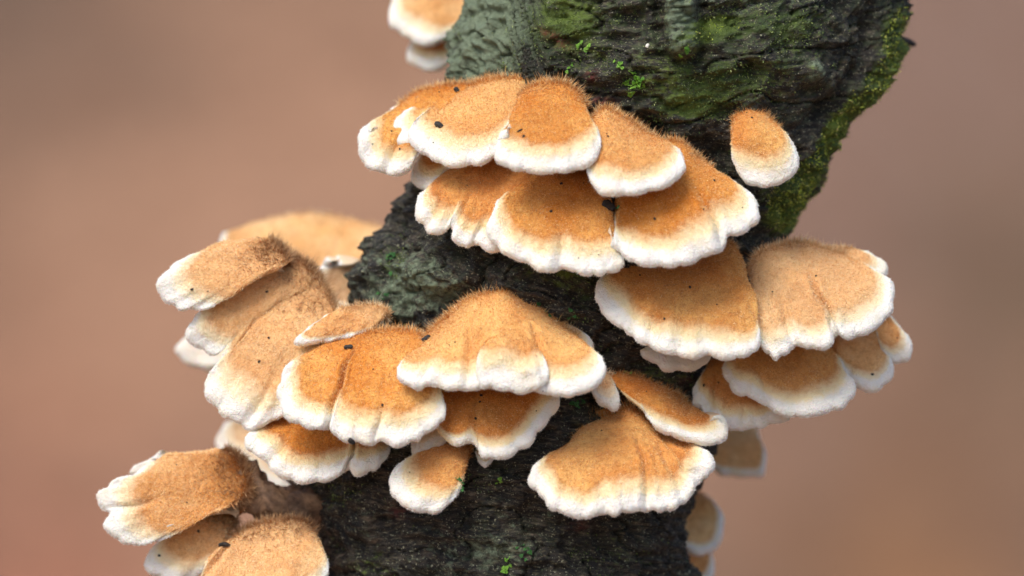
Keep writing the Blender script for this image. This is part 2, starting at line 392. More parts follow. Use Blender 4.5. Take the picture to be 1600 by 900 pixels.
# raised features seen on the bark
stub = seg_dist(px, TY, [(1062, -40), (1064, 40), (1066, 66)])
disp += front * (40 * np.sqrt(np.clip(1 - (stub / 27) ** 2, 0, 1)) * (1 + .25 * fin) - 16 * np.exp(-((stub - 36) / 8) ** 2))
disp += front * (16 * blob(px, TY, 1175, 75, 22, 20) + 18 * blob(px, TY, 1268, 108, 16, 22) - 18 * blob(px, TY, 1172, 105, 18, 14) - 14 * blob(px, TY, 1262, 140, 24, 10))
disp += front * (-40 * blob(px, TY, 1112, 245, 34, 42) - 26 * blob(px, TY, 1010, 200, 60, 20, 20))
lip = [(1398, 0), (1384, 60), (1376, 110), (1352, 150), (1310, 190), (1275, 240), (1240, 290), (1215, 340)]
ld = seg_dist(px, TY, lip)
disp += front * (11 * np.exp(-(ld / 16) ** 2) * (1 + 1.2 * fin) - 22 * np.exp(-((ld - 34) / 10) ** 2) * sstep(1400, 1150, px + 0 * TY) ** 0 * sstep(-20, 60, TY) * sstep(240, 170, TY))
disp += front * (18 * np.exp(-(seg_dist(px, TY, [(600, 395), (700, 430), (800, 440), (930, 500), (1040, 560)]) / 30) ** 2))
disp += front * (-20 * np.exp(-(seg_dist(px, TY, [(600, 520), (700, 480), (760, 440)]) / 22) ** 2) - 12 * np.exp(-(seg_dist(px, TY, [(880, 20), (890, 110), (870, 160)]) / 14) ** 2))
disp += 14 * blob(px, TY, 575, 432, 20, 18) + 16 * blob(px, TY, 598, 383, 14, 14) + 10 * blob(px, TY, 640, 318, 12, 18)
edge = 1 - sstep(0.1, 0.5, np.abs(np.cos(TA)))
disp += edge * 7 * fbm(TY / 16, TA * 6, 0, 3, 31)
nx, nz = np.sin(TA) * DEPTH, np.cos(TA); nl = np.hypot(nx, nz)
TP = np.stack([px + disp * nx / nl, TY + 0 * px, pd + disp * nz / nl], -1)
lichen = np.clip(0.85 * blob(px, TY, 745, 70, 55, 110, 12) + 0.8 * blob(px, TY, 800, 40, 60, 80) + 0.85 * sstep(28, 14, stub) + 0.75 * blob(px, TY, 660, 440, 90, 45, 20)
                 + 0.5 * blob(px, TY, 850, 330, 120, 40) + 0.4 * blob(px, TY, 1200, 20, 110, 40) + 0.55 * blob(px, TY, 760, 860, 110, 40) + 0.3 * blob(px, TY, 600, 470, 60, 40) + 0.6 * blob(px, TY, 1268, 108, 18, 22), 0, 1.2)
moss = np.clip(1.2 * sstep(30, 4, ld) * sstep(-30, 60, TY) + 0.9 * blob(px, TY, 1215, 320, 50, 60) + 0.75 * blob(px, TY, 880, 35, 60, 60) + 0.8 * blob(px, TY, 1110, 48, 45, 22, -10)
               + 0.6 * blob(px, TY, 1230, 30, 90, 40) + 0.62 * blob(px, TY, 1110, 130, 120, 40) + 0.75 * blob(px, TY, 1080, 170, 60, 20, 5) + 0.7 * blob(px, TY, 880, 415, 110, 28, 14) + 0.55 * blob(px, TY, 960, 500, 140, 30, 30)
               + 0.6 * blob(px, TY, 1010, 590, 90, 30) + 0.5 * blob(px, TY, 545, 770, 60, 40) + 0.6 * blob(px, TY, 580, 880, 40, 30) + 0.5 * blob(px, TY, 960, 870, 60, 50) + 0.4 * blob(px, TY, 760, 740, 60, 40)
               + 0.38 * blob(px, TY, 960, 60, 240, 130) + 0.25 * blob(px, TY, 1230, 100, 120, 90) + 0.6 * blob(px, TY, 625, 400, 24, 30), 0, 1.2)
redm = np.clip(blob(px, TY, 868, 60, 24, 8, 38) + blob(px, TY, 928, 118, 10, 8) + blob(px, TY, 940, 158, 18, 6) + 0.7 * blob(px, TY, 1060, 595, 10, 6) + 0.5 * blob(px, TY, 905, 822, 16, 8) + 0.5 * blob(px, TY, 620, 800, 16, 10), 0, 1)
algae = np.clip(np.interp(TY, [-60, 150, 300, 420, 560, 900], [.85, .75, .45, .35, .22, .2]) - 0.22 + 0.6 * fbm(px / 70, TY / 70, 0, 2, 55), 0, 1)
barkv = np.stack([arc / 28, (gy_ + wob) / 7, 0 * arc], -1)
TW = world_of(TP)
tm = mesh_np('tree_trunk', TW.reshape(-1, 3), grid_faces(*TY.shape, wrap=True)[:, ::-1],
             {'bark': barkv.reshape(-1, 3), 'lichen': lichen.ravel(), 'moss': moss.ravel(), 'red': redm.ravel(), 'algae': algae.ravel()})
trunk = empty('tree_trunk', world_of(np.array([650., 6450., 0.])))
tag(trunk, 'leaning dark wet tree trunk with moss and lichen on its bark', 'trunk')

def child(name, me, mat, parent):
    """links a mesh given in world coordinates under a parent"""
    o = bpy.data.objects.new(name, me); COL.objects.link(o)
    if mat and not me.materials: me.materials.append(mat)
    q, off = parent, Vector((0, 0, 0))
    while q is not None: off = off + q.location; q = q.parent
    me.transform(__import__('mathutils').Matrix.Translation(-off)) if me.users == 1 else None
    o.parent = parent
    return o
child('bark', tm, m_bark, trunk)

TN = grid_normals(TW); TN *= np.sign(np.sum(TN * np.stack([np.sin(TA), -np.cos(TA), 0 * TA], -1), -1, keepdims=True))
SURF_V, SURF_F, base_n = [TW.reshape(-1, 3)], [grid_faces(*TY.shape, wrap=True)], TW.reshape(-1, 3).shape[0]

def strands(root, direc, length, width, bend, seg2=0.55):
    """short tapering bent hairs: arrays of roots, unit directions, lengths -> verts, faces"""
    n = len(root)
    side = np.cross(direc, np.array([0., 1., 0.]) + 0.35 * rng.normal(size=(n, 3))); side /= np.maximum(np.linalg.norm(side, axis=1, keepdims=True), 1e-9)
    w = (width / 2)[:, None] if np.ndim(width) else width / 2
    midp = root + direc * (length * seg2)[:, None] + bend * (length * 0.16)[:, None]
    tip = root + direc * length[:, None] + bend * (length * 0.55)[:, None]
    V = np.stack([root - side * w, root + side * w, midp + side * w * 0.7, midp - side * w * 0.7, tip], 1).reshape(-1, 3)
    b = np.arange(n)[:, None] * 5
    return V, [b + np.array([[0, 1, 2, 3]]), b + np.array([[3, 2, 4]])]

def moss_patch(name, mat, weight, n, ln, label, cat):
    w = np.where((np.cos(TA) > -0.25) & (TY > -60) & (TY < 960), weight, 0).ravel(); w = w / w.sum()
    idx = rng.choice(len(w), n, p=w)
    P0 = TW.reshape(-1, 3)[idx] + rng.normal(size=(n, 3)) * 1.4 * S
    N0 = TN.reshape(-1, 3)[idx]
    dr = N0 * 0.8 + rng.normal(size=(n, 3)) * 0.55 + np.array([0, 0, 0.25]); dr /= np.linalg.norm(dr, axis=1, keepdims=True)
    le = (ln * (0.5 + rng.random(n))) * S
    V, F = strands(P0, dr, le, 1.5 * S, rng.normal(size=(n, 3)) * 0.5)
    o = child(name, mesh_np(name, V, F, {'rnd': np.repeat(rng.random(n), 5)}), mat, trunk)
    o['kind'] = 'stuff'; o['label'] = label
    return o
mossy = sstep(0.45, 0.95, moss + 0.7 * plate + 0.6 * fin)
bright = sstep(36, 8, ld) * sstep(-40, 40, TY) + blob(px, TY, 1215, 320, 50, 50) + 0.5 * blob(px, TY, 1110, 48, 40, 20)
moss_patch('moss', m_moss, mossy * bright, 6500, 3.0, 'bright yellow-green moss along the edge of the trunk', 'moss')
moss_patch('moss', m_mossd, mossy * (1 - np.clip(bright, 0, 1)) + 0.02 * sstep(0, .6, moss), 8000, 2.4, 'thin dark green moss scattered over the bark', 'moss')

# ------------------------------------------------------------------ bracket fungi
CAPS = {}; GRID = {}; VAR = {}; FACE_KEY = []
def profile(u, dome):
    th = u * R(78)
    h = (1 - np.cos(th)) / (1 - math.cos(R(78))); q = np.sin(th) / math.sin(R(78))
    return u + (h - u) * dome, u + (q - u) * dome

def make_cap(key, label, B, M, F=None, db=None, off=0.0, tone='orange', white=30, wm=((0, 1), (1, 1)), creases=(), ridge=0.34, ridge_amt=0.3,
             hair=1.0, ridge_len=9.0, dome=0.6, bulge=0.0, scal=4.6, lobes=True, parent=None, back=16, thick=9.0, shag=((150, 0, .04, 5, 12, 0),), seat=None, side=0.25, group='bracket fungi growing on the trunk', blur=False):
    r = np.random.default_rng(sum(ord(c) * (i + 3) for i, c in enumerate(key)))
    var_ = VAR[parent] if parent else r.random() ** 1.3
    VAR[key] = var_
    _, lm = curve(M, 8)
    nt_ = int(np.clip(lm / (5.0 if blur else 2.9), 40, 240))
    m2, lm = curve(M, nt_); b2, lb = curve(B, nt_)
    t = np.linspace(0, 1, nt_)
    # scalloped margin
    tang = np.gradient(m2, axis=0); tang /= np.maximum(np.linalg.norm(tang, axis=1, keepdims=True), 1e-9)
    cen = b2.mean(0); outw = np.stack([tang[:, 1], -tang[:, 0]], 1)
    outw *= np.sign(np.sum(outw * (m2 - cen), 1).mean() or 1)
    pos, cuts = 0.0, [0.0]
    while pos < lm: pos += r.uniform(18, 58); cuts.append(pos)
    cuts = np.array(cuts[:-1] + [max(lm, cuts[-1])]); s = t * lm
    ci = np.clip(np.searchsorted(cuts, s, side='right') - 1, 0, len(cuts) - 2)
    ph = (s - cuts[ci]) / np.maximum(cuts[ci + 1] - cuts[ci], 1e-6)
    lobe = np.clip(np.sin(np.pi * np.clip(ph, 0, 1)), 0, 1) ** .55 * (0.5 + 0.5 * (np.modf(np.sin(ci * 12.9898) * 43758.5)[0] % 1.0))
    lobe = np.convolve(np.pad(lobe, 1, 'edge'), [.25, .5, .25], 'valid')
    endf = sstep(0, 0.06, t) * sstep(1, 0.94, t)
    wmul = np.interp(t, [a for a, _ in wm], [b for _, b in wm])
    m2 = m2 + outw * (sstep(.08, .6, wmul) * scal * (lobe - 0.5) * endf + 0.7 * noise(s / 9, 3.0, 0, 5) * endf)[:, None]
    # depth of the attachment and of the margin
    if db is None:
        dB = np.maximum(trunk_d(b2[:, 0], b2[:, 1]), 25.0) - 4
        dB = dB * 0.6 + dB.mean() * 0.4
    else:
        q = np.atleast_1d(np.array(db, float)); dB = np.interp(t, np.linspace(0, 1, len(q)), q) if len(q) > 1 else np.full(nt_, q[0])
    dB = dB + off
    top = b2[:, 1].min(); H = max(m2[:, 1].max() - top, 20)
    Fv = (0.8 * H if F is None else F)
    drop = np.clip((m2[:, 1] - top) / H, 0, 1)
    dd = np.hypot(*(m2 - b2).T); reach_ = np.minimum(dd / (0.42 * dd.max()), 1.0) ** 0.8
    dM = (dB.mean() * 0.5 + dB * 0.5) * reach_ + dB * (1 - reach_) + Fv * (side + (1 - side) * drop) * reach_
    if seat:                                    # a flap lying on its parent's surface
        G = GRID[parent].reshape(-1, 3)
        near = lambda Q: np.array([G[np.argmin(((G[:, :2] - q_) ** 2).sum(1)), 2] for q_ in Q])
        dB = near(b2) - 9; dM = near(m2) + seat * (0.35 + 0.65 * np.sin(np.pi * t)); dM = dM * .5 + np.convolve(np.pad(dM, 6, 'edge'), np.ones(13) / 13, 'valid') * .5
    # rows
    dist = np.hypot(*(m2 - b2).T) ; dist3 = np.hypot(dist, dM - dB)
    ww = 0.64 * white * wmul * (1 + 0.16 * noise(s / 40, 1.0, 0, 8) + 0.10 * (lobe - .5))
    ww = np.minimum(ww, 0.6 * dist3)
    uR = 1 - ww / np.maximum(dist3, 1)
    n1, n2 = (14, 8) if blur else (30, 16)
    U = np.vstack([np.linspace(0, 1, n1)[:, None] * uR[None], uR[None] + np.linspace(0, 1, n2 + 1)[1:, None] * (1 - uR)[None]])
    h, q = profile(U, dome)
    P = np.empty(U.shape + (3,))
    P[..., :2] = b2[None] + (m2 - b2)[None] * h[..., None]
    P[..., 2] = dB[None] + (dM - dB)[None] * q + bulge * np.sin(np.pi * np.clip(U, 0, 1) ** 0.8)
    N = grid_normals(P)
    if N[len(N) // 2, :, 2].mean() < 0: N = -N; flip = True
    else: flip = False
    sx, sy = P[..., 0] + 900 * r.random(), P[..., 1] + 900 * r.random()
    dsp = 6.5 * fbm(sx / 60, sy / 48, 0, 3, 61) * sstep(0, .25, U) + 1.5 * fbm(sx / 15, sy / 13, 0, 3, 62) * np.interp(U, [0, 1], [1, .6])
    dsp += 2.2 * np.sin(dist3[None] * (1 - U) / 17 + 2 * fbm(sx / 50, sy / 50, 0, 2, 63)) * sstep(.35, .7, U) * sstep(1, .8, U) * 0.5
    ls = np.convolve(np.pad(lobe, 4, 'edge'), np.hanning(11)[1:-1] / np.hanning(11)[1:-1].sum(), 'valid')
    if lobes:
        dsp += 8.0 * (ls[None] - 0.5) * sstep(0.6, 1.0, U) ** 1.5 * endf
        dsp += 0.5 * noise(s[None] / 5.5, U * 9, 0, 64) * sstep(0.75, 1.0, U)
    for (tc, dep, wid, reach) in creases:
        z = (t[None] - tc + 0.02 * noise(U * 6, tc * 50, 0, 9)) / wid
        dsp -= dep * np.exp(-np.abs(z) ** 1.3) * sstep(reach, reach + 0.35, U)
        dsp += 0.35 * dep * np.exp(-((np.abs(z) - 2.4) / 1.2) ** 2) * sstep(reach, reach + 0.35, U)
    dsp = dsp * sstep(8, 55, dist3)[None]
    P = P + N * dsp[..., None]
    GRID[key] = P
    # rounded rim and the underside
    o_ = P[-1] - P[-3]; o_ /= np.maximum(np.linalg.norm(o_, axis=1, keepdims=True), 1e-9)
    def smo(a, k=5):
        for _ in range(k): a = np.vstack([a[:1], (a[:-2] + 2 * a[1:-1] + a[2:]) / 4, a[-1:]])
        return a / np.maximum(np.linalg.norm(a, axis=1, keepdims=True), 1e-9)
    o_ = smo(o_, 8)
    nn = smo(N[-1], 8); nn = nn - o_ * np.sum(nn * o_, 1, keepdims=True); nn /= np.maximum(np.linalg.norm(nn, axis=1, keepdims=True), 1e-9)
    rr = thick * (0.75 + 0.4 * lobe) * (0.2 + 0.8 * sstep(0, .12, t) * sstep(1, .88, t)); rr = rr * (0.3 + 0.7 * sstep(.05, .55, wmul)); rr = np.minimum(rr, 0.16 * dist3)[:, None]
    ang_ = np.radians([25, 50, 75, 100, 125, 150, 175]) if not blur else np.radians([45, 90, 135, 175])
    rim_rows = np.stack([P[-1] - nn * rr + rr * (math.cos(a) * nn + math.sin(a) * o_) for a in ang_])
    low = np.concatenate([b2 + np.array([0, 10 + thick])[None] + (m2 - b2) * 0.12, (dB - 8)[:, None]], 1)
    nun = 4 if blur else 9
    k = np.linspace(0, 1, nun + 1)[1:, None, None]
    und = rim_rows[-1][None] * (1 - k) + low[None] * k
    und[..., 1] += (-6 * np.sin(np.pi * k[..., 0]) + 1.8 * np.sin(s[None] / 3.1) * np.sin(np.pi * k[..., 0]))
    bk_ = np.array([[0.35, 0.25], [0.75, 0.7], [1.0, 1.3]])
    bd = (b2 - m2) / np.maximum(dist, 1)[:, None]
    bdisp = dsp[0][:, None] * N[0]
    rear = np.stack([np.concatenate([b2 + bd * back * 0.10 * math.sin(math.pi * a * 0.5) + np.array([0, back * b_ * 0.8])[None], (dB - back * a)[:, None]], 1) + bdisp * (1 - a) for a, b_ in bk_])[::-1]
    FULL = np.concatenate([rear, P, rim_rows, und])
    nr0 = len(rear)
    W = world_of(FULL); NW = grid_normals(W)
    mid_row = nr0 + n1 // 2
    if (NW[mid_row, :, 1].mean() > 0): NW = -NW; fl = True
    else: fl = False
    Ufull = np.concatenate([np.zeros((nr0, nt_)), U, np.ones((len(FULL) - nr0 - len(U), nt_))])
    dpx = dist3[None] * (1 - Ufull) / np.maximum(ww, 4)[None]
    rimv = np.clip(np.maximum(dpx, (np.clip(0.42 - wmul, 0, 1) * 6)[None]), 0, 3.0)
    rg = ridge_amt * np.clip(sstep(ridge, 0.0, Ufull) + 0.0, 0, 1) * (0.6 + 0.8 * np.clip(0.5 + fbm(FULL[..., 0] / 40, FULL[..., 1] / 40, 0, 2, 70), 0, 1))
    def part(name, a, b, mat, par):
        w = W[a:b]
        f = grid_faces(b - a, nt_)
        if not fl: f = f[:, ::-1]
        v1 = np.cross(w.reshape(-1, 3)[f[0, 1]] - w.reshape(-1, 3)[f[0, 0]], w.reshape(-1, 3)[f[0, 2]] - w.reshape(-1, 3)[f[0, 0]])
        mid = len(f) // 2
        g = w.reshape(-1, 3); v1 = np.cross(g[f[mid, 1]] - g[f[mid, 0]], g[f[mid, 2]] - g[f[mid, 0]])
        if np.dot(v1, NW[a:b].reshape(-1, 3)[f[mid, 0]]) < 0: f = f[:, ::-1]
        me = mesh_np(name, g, f, {'var': np.full(w.shape[0] * nt_, var_), 'rim': rimv[a:b].ravel(), 'ridge': rg[a:b].ravel()}, normals=NW[a:b].reshape(-1, 3))
        return child(name, me, mat, par)
    iR = nr0 + n1 - 1; iE = nr0 + len(U) + len(ang_)
    j = np.argmin(P[0, :, 1]) if parent is None else 0
    if parent is None:
        root = empty('bracket_fungus', world_of(np.array([b2[nt_ // 2, 0], b2[nt_ // 2, 1], dB[nt_ // 2]])))
        tag(root, label, 'mushroom', group)
        cap = part('cap', 0, iR + 1, CAPM[tone], root); holder = root
    else:
        cap = part('lobe', 0, iR + 1, CAPM[tone], CAPS[parent]); holder = cap; root = cap
        if label: cap['label'] = label
    part('margin', iR, iE, CAPM[tone], holder)
    part('underside', iE - 1, len(FULL), m_under, holder)
    global base_n
    SURF_V.append(W[:iE].reshape(-1, 3)); FACE_KEY.append((sum(len(f) for f in SURF_F), parent or key)); SURF_F.append(grid_faces(iE, nt_) + base_n); base_n += iE * nt_
    # velvet
    g = FULL[nr0 - 2:iE - 2]; gw = W[nr0 - 2:iE - 2]; gn = NW[nr0 - 2:iE - 2]; gu = Ufull[nr0 - 2:iE - 2]; grim = rimv[nr0 - 2:iE - 2]; grg = rg[nr0 - 2:iE - 2]
    e1 = gw[1:, :-1] - gw[:-1, :-1]; e2 = gw[:-1, 1:] - gw[:-1, :-1]
    area = np.linalg.norm(np.cross(e1, e2), axis=-1) / S / S
    wgt = area * np.interp(grim[:-1, :-1], [0, .3, 1.2], [0.75, .8, 1.0]) * (1 + 0.6 * (gu[:-1, :-1] < 0.06))
    n = int(min(wgt.sum() * (0.09 if blur else 0.46) * hair, 22000))
    cell = r.choice(wgt.size, n, p=(wgt / wgt.sum()).ravel()); ir, ic = np.unravel_index(cell, wgt.shape)
    a_, c_ = r.random((2, n))
    bil = lambda A: (A[ir, ic].T * (1 - a_) * (1 - c_) + A[ir + 1, ic].T * a_ * (1 - c_) + A[ir, ic + 1].T * (1 - a_) * c_ + A[ir + 1, ic + 1].T * a_ * c_).T
    root_p, nrm, uu, rv, gv = bil(gw), bil(gn), bil(gu), bil(grim), bil(grg)
    du = np.gradient(gw, axis=0); du /= np.maximum(np.linalg.norm(du, axis=-1, keepdims=True), 1e-9)
    dn = bil(du)
    ridge_w = sstep(0.16, 0.0, uu)
    lay = np.interp(rv, [0, 1, 2], [0.35, 0.8, 0.75]) * (1 - 0.85 * ridge_w)
    dr = nrm * (0.55 + 0.5 * ridge_w)[:, None] + dn * lay[:, None] + r.normal(size=(n, 3)) * 0.34
    dr[:, 2] += 0.25 * ridge_w
    dr /= np.linalg.norm(dr, axis=1, keepdims=True)
    le = np.interp(rv, [0, .5, 1.2, 2.2], [2.2, 2.4, 3.0, 3.2]) * (0.55 + 0.8 * r.random(n)) + ridge_w * ridge_len * r.random(n) ** 3
    V, Fc = strands(root_p - nrm * 0.4 * S, dr, le * S, np.interp(rv, [0, 1], [0.6, 0.7]) * S, r.normal(size=(n, 3)) * 0.45)
    rnd_ = r.random(n)
    # longer bristles: dark and shaggy on old backs, pale and sparse along the crest
    for cnt, ulo, uhi, lmin, lmax, dk in shag:
        cand = np.where((uu >= ulo) & (uu <= uhi))[0]
        if not len(cand): continue
        k_ = r.choice(cand, cnt); kn = len(k_)
        d2 = nrm[k_] * 0.8 + dn[k_] * np.interp(uu[k_], [0, .15], [0.05, 0.75])[:, None] + r.normal(size=(kn, 3)) * 0.3
        d2[:, 2] += 0.3 * (uu[k_] < 0.08); d2 /= np.linalg.norm(d2, axis=1, keepdims=True)
        V2, F2 = strands(root_p[k_] - nrm[k_] * 0.4 * S, d2, r.uniform(lmin, lmax, kn) * S, (1.0 if dk else 0.8) * S, r.normal(size=(kn, 3)) * 0.5)
        Fc = [np.concatenate([Fc[i], F2[i] + len(V)]) for i in (0, 1)]; V = np.concatenate([V, V2])
        rv = np.concatenate([rv, np.full(kn, 3.0)]); gv = np.concatenate([gv, np.full(kn, 1.0 if dk else 0.0) * r.uniform(.4, 1, kn)]); rnd_ = np.concatenate([rnd_, r.random(kn) if dk else r.uniform(.7, 1, kn)])
    n = len(rv)
    tip = np.tile([0, 0, .5, .5, 1.0], n)
    fz = child('fuzz', mesh_np('fuzz', V, Fc, {'rim': np.repeat(rv, 5), 'ridge': np.repeat(np.clip(gv * 1.1 + 0.0, 0, 1), 5), 'rnd': np.repeat(rnd_, 5), 'tip': tip}), HAIRM[tone], holder)
    fz['kind'] = 'stuff'
    CAPS[key] = root
    return root

# far, out-of-focus brackets on the back of the trunk
BACK = 'bracket fungi on the far side of the trunk'
make_cap('top_far', 'blurred tan bracket fungus high beside the grey-green bark, white edge scalloped', [(650, -25), (690, -32), (745, -15), (830, 10)],
         [(615, -8), (611, 12), (616, 30), (632, 46), (660, 61), (690, 60), (713, 46), (732, 25), (830, 20)], db=[-210, -210, -190], F=70, tone='peach', blur=True, group=BACK, white=24)
make_cap('top_far_low', 'blurred small bracket fungus tucked under the one high beside the grey-green bark', [(655, 52), (690, 46), (728, 40), (830, 60)],
         [(645, 58), (639, 74), (643, 90), (662, 99), (690, 101), (710, 90), (722, 68), (830, 70)], db=[-210, -210, -190], F=40, tone='amber', blur=True, group=BACK, white=22)
make_cap('left_far', 'strongly blurred orange bracket fungus behind the hairy ridge of the side cluster', [(390, 350), (440, 338), (500, 334), (560, 345), (640, 370), (760, 400)],
         [(350, 362), (346, 378), (370, 402), (430, 420), (500, 428), (560, 420), (640, 410), (760, 415)], db=[-340, -340, -260], F=60, tone='peach', blur=True, group=BACK, white=11)
make_cap('left_far_white', 'blurred whitish bracket lobe peeping out below the two upper side lobes', [(380, 520), (440, 535), (560, 545)],
         [(330, 520), (296, 526), (284, 540), (288, 556), (305, 566), (330, 569), (356, 566), (440, 560), (560, 555)], db=[-230, -200, -110], F=20, tone='pale', blur=True, group=BACK, white=60)
make_cap('low_far', 'blurred cream bracket fungus behind the lowest scalloped cap, above the shaggy clump', [(380, 655), (440, 660), (560, 690)],
         [(352, 660), (344, 680), (350, 702), (378, 720), (405, 742), (435, 757), (480, 755), (560, 720)], db=[-270, -250, -170], F=50, tone='pale', blur=True, group=BACK, white=24)
make_cap('right_far', 'blurred pale square-ended bracket hanging behind the trunk edge', [(1030, 680), (1085, 660), (1120, 650), (1150, 645), (1180, 650)],
         [(1035, 695), (1085, 705), (1104, 718), (1124, 733), (1158, 738), (1186, 737), (1194, 722), (1190, 695), (1184, 665)], db=[-180, -230, -260], F=45, tone='peach', blur=True, group=BACK, white=5)
make_cap('right_far_low', 'blurred two-toned bracket on the trunk edge below the square-ended one', [(1010, 800), (1060, 780), (1095, 768)],
         [(1012, 815), (1040, 830), (1060, 845), (1075, 853), (1096, 858), (1114, 851), (1126, 825), (1123, 795), (1106, 774)], db=[-150, -190, -210], F=45, tone='peach', blur=True, group=BACK, white=9)
make_cap('right_far_foot', 'blurred lowest bracket on the trunk edge, cut by the two-toned one above', [(1010, 865), (1060, 852), (1100, 852)],
         [(1012, 880), (1050, 895), (1066, 908), (1088, 915), (1104, 900), (1113, 872), (1110, 856)], db=[-150, -190, -220], F=35, tone='peach', blur=True, group=BACK, white=8)

# upper tier
make_cap('u1', 'outermost small bracket ending the uppermost tier, overhanging the bark edge', [(622, 163), (655, 142), (695, 132), (735, 130), (770, 140)],
         [(612, 168), (597, 182), (578, 196), (567, 207), (569, 218), (567, 233), (574, 250), (592, 260), (618, 265), (643, 257), (654, 241), (668, 225), (710, 215), (760, 190)],
         db=[60, 90, 140], F=70, white=32, creases=[(.42, 7, .02, .3)], tone='orange')
make_cap('u2', 'broad fuzzy orange bracket topping the uppermost tier, black crumb on its rim', [(682, 155), (712, 140), (745, 128), (775, 121), (802, 120), (825, 127), (840, 142)],
         [(666, 172), (651, 183), (646, 203), (655, 221), (674, 237), (705, 248), (735, 249), (757, 245), (772, 240), (785, 225), (815, 190)],
         off=22, F=105, white=40, creases=[(.15, 4, .03, .6)], ridge_len=13)
make_cap('u2b', 'narrow white lobe beside the broad cap', [(668, 165), (700, 150), (735, 142)],
         [(648, 168), (630, 178), (618, 194), (620, 209), (634, 218), (652, 221), (680, 215), (720, 195)], db=[70, 100, 130], off=-4, F=58, white=34, parent='u2', hair=.8)
make_cap('u3', 'rounded fuzzy orange bracket beside the broad topmost one, straight white rim', [(812, 152), (828, 135), (858, 127), (885, 130), (905, 144), (918, 166)],
         [(800, 190), (783, 208), (774, 225), (776, 240), (790, 250), (815, 256), (845, 259), (880, 259), (908, 253), (930, 240), (938, 220), (930, 203), (920, 185)],
         off=30, F=115, white=36, ridge_len=13, wm=((0, .7), (.2, 1), (.8, 1), (1, .5)), scal=3)
make_cap('u3b', 'thin cream lip under the rim', [(855, 245), (890, 240), (915, 238)], [(852, 258), (870, 262), (890, 266), (906, 262), (922, 252)], db=[205, 215, 225], F=18, white=30, tone='pale', parent='u3', hair=.5)
make_cap('u4', 'sloping orange bracket at the stepped end of the uppermost tier', [(924, 205), (930, 178), (942, 168), (960, 172), (985, 188), (1012, 206), (1040, 222)],
         [(925, 238), (917, 258), (921, 277), (935, 289), (960, 294), (992, 294), (1022, 285), (1048, 274), (1066, 256), (1064, 240), (1048, 228)],
         off=18, F=120, white=32, wm=((0, .8), (.3, 1), (.8, 1), (1, .6)), ridge_len=11, scal=3.4)
# second tier
make_cap('s0', 'stubby cream lobe hanging between the tiers at the bark edge', [(662, 236), (690, 232), (722, 240)], [(652, 244), (645, 262), (651, 279), (665, 288), (682, 285), (696, 272), (715, 258)], db=[70, 95, 115], F=45, white=26, tone='orange')
make_cap('s1', 'shaded bracket with four separate white lobes at the end of the second tier', [(690, 275), (715, 256), (750, 246), (790, 248), (822, 256), (845, 275)],
         [(672, 294), (656, 308), (653, 322), (659, 336), (665, 342), (668, 352), (680, 358), (697, 356), (706, 345), (709, 352), (710, 366), (720, 375), (732, 378), (742, 372), (750, 377), (766, 385), (786, 386), (808, 378), (830, 350)],
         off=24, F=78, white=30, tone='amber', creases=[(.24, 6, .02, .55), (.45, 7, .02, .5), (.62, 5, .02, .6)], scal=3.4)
make_cap('s2', 'large orange second-tier bracket with lobed white rim, below the straight-rimmed cap', [(808, 292), (828, 272), (860, 258), (895, 252), (925, 258), (948, 285)],
         [(801, 298), (786, 308), (772, 323), (766, 343), (769, 361), (780, 375), (790, 387), (813, 398), (830, 405), (847, 413), (868, 414), (884, 410), (903, 418), (924, 421), (952, 417), (974, 405), (972, 385), (960, 360), (957, 325)],
         off=8, F=118, white=34, creases=[(.04, 5, .015, .5), (.36, 3, .02, .6), (.52, 5, .02, .55)], wm=((0, .7), (.15, 1), (.75, 1.1), (.85, .5), (1, .08)), tone='orange')
make_cap('s3', 'large creased orange bracket ending the second tier, below the sloping cap', [(962, 300), (985, 268), (1015, 240), (1042, 218), (1060, 217), (1082, 238), (1114, 262)],
         [(959, 320), (958, 345), (963, 375), (980, 396), (1005, 405), (1042, 408), (1078, 402), (1112, 389), (1130, 376), (1137, 362), (1150, 358), (1167, 350), (1179, 335), (1178, 314), (1164, 292), (1138, 275)],
         off=10, F=120, white=40, creases=[(.62, 10, .018, .45)], wm=((0, .1), (.12, .5), (.25, 1), (.8, 1), (1, .35)))
make_cap('lone', 'solitary pear-shaped bracket on the mossy bark beside a dark hollow', [(1151, 214), (1146, 196), (1148, 180), (1158, 171), (1172, 168), (1188, 173), (1203, 186), (1218, 202)],
         [(1151, 218), (1147, 232), (1144, 250), (1155, 270), (1178, 282), (1206, 282), (1233, 272), (1245, 251), (1241, 230), (1226, 210)],
         off=6, F=75, bulge=16, white=38, wm=((0, .6), (.2, .9), (.4, 1), (.75, 1.05), (.92, .9), (1, .5)), scal=1.2, lobes=False, ridge=.15, dome=.5, side=.35)
# right tier
make_cap('r1', 'large fan-shaped orange bracket under the second tier, shaded on one side', [(975, 412), (1010, 402), (1060, 396), (1110, 384), (1136, 377), (1152, 392)],
         [(955, 424), (937, 438), (933, 455), (943, 474), (957, 487), (977, 506), (1002, 526), (1038, 541), (1077, 549), (1106, 546), (1128, 552), (1154, 549), (1177, 541), (1186, 523), (1182, 496), (1180, 466), (1168, 436), (1161, 408)],
         off=6, F=118, white=34, creases=[(.28, 3, .02, .6), (.45, 4, .02, .6)], wm=((0, .6), (.1, 1), (.65, 1), (.74, .4), (.8, .08), (1, .05)), tone='orange', ridge_amt=.5)
make_cap('r1b', 'thin buff under-lobe', [(1005, 500), (1060, 505), (1110, 520)], [(998, 524), (1001, 540), (1017, 555), (1043, 566), (1075, 569), (1101, 561), (1115, 548)], off=0, F=58, white=60, tone='pale', parent='r1', hair=.6)
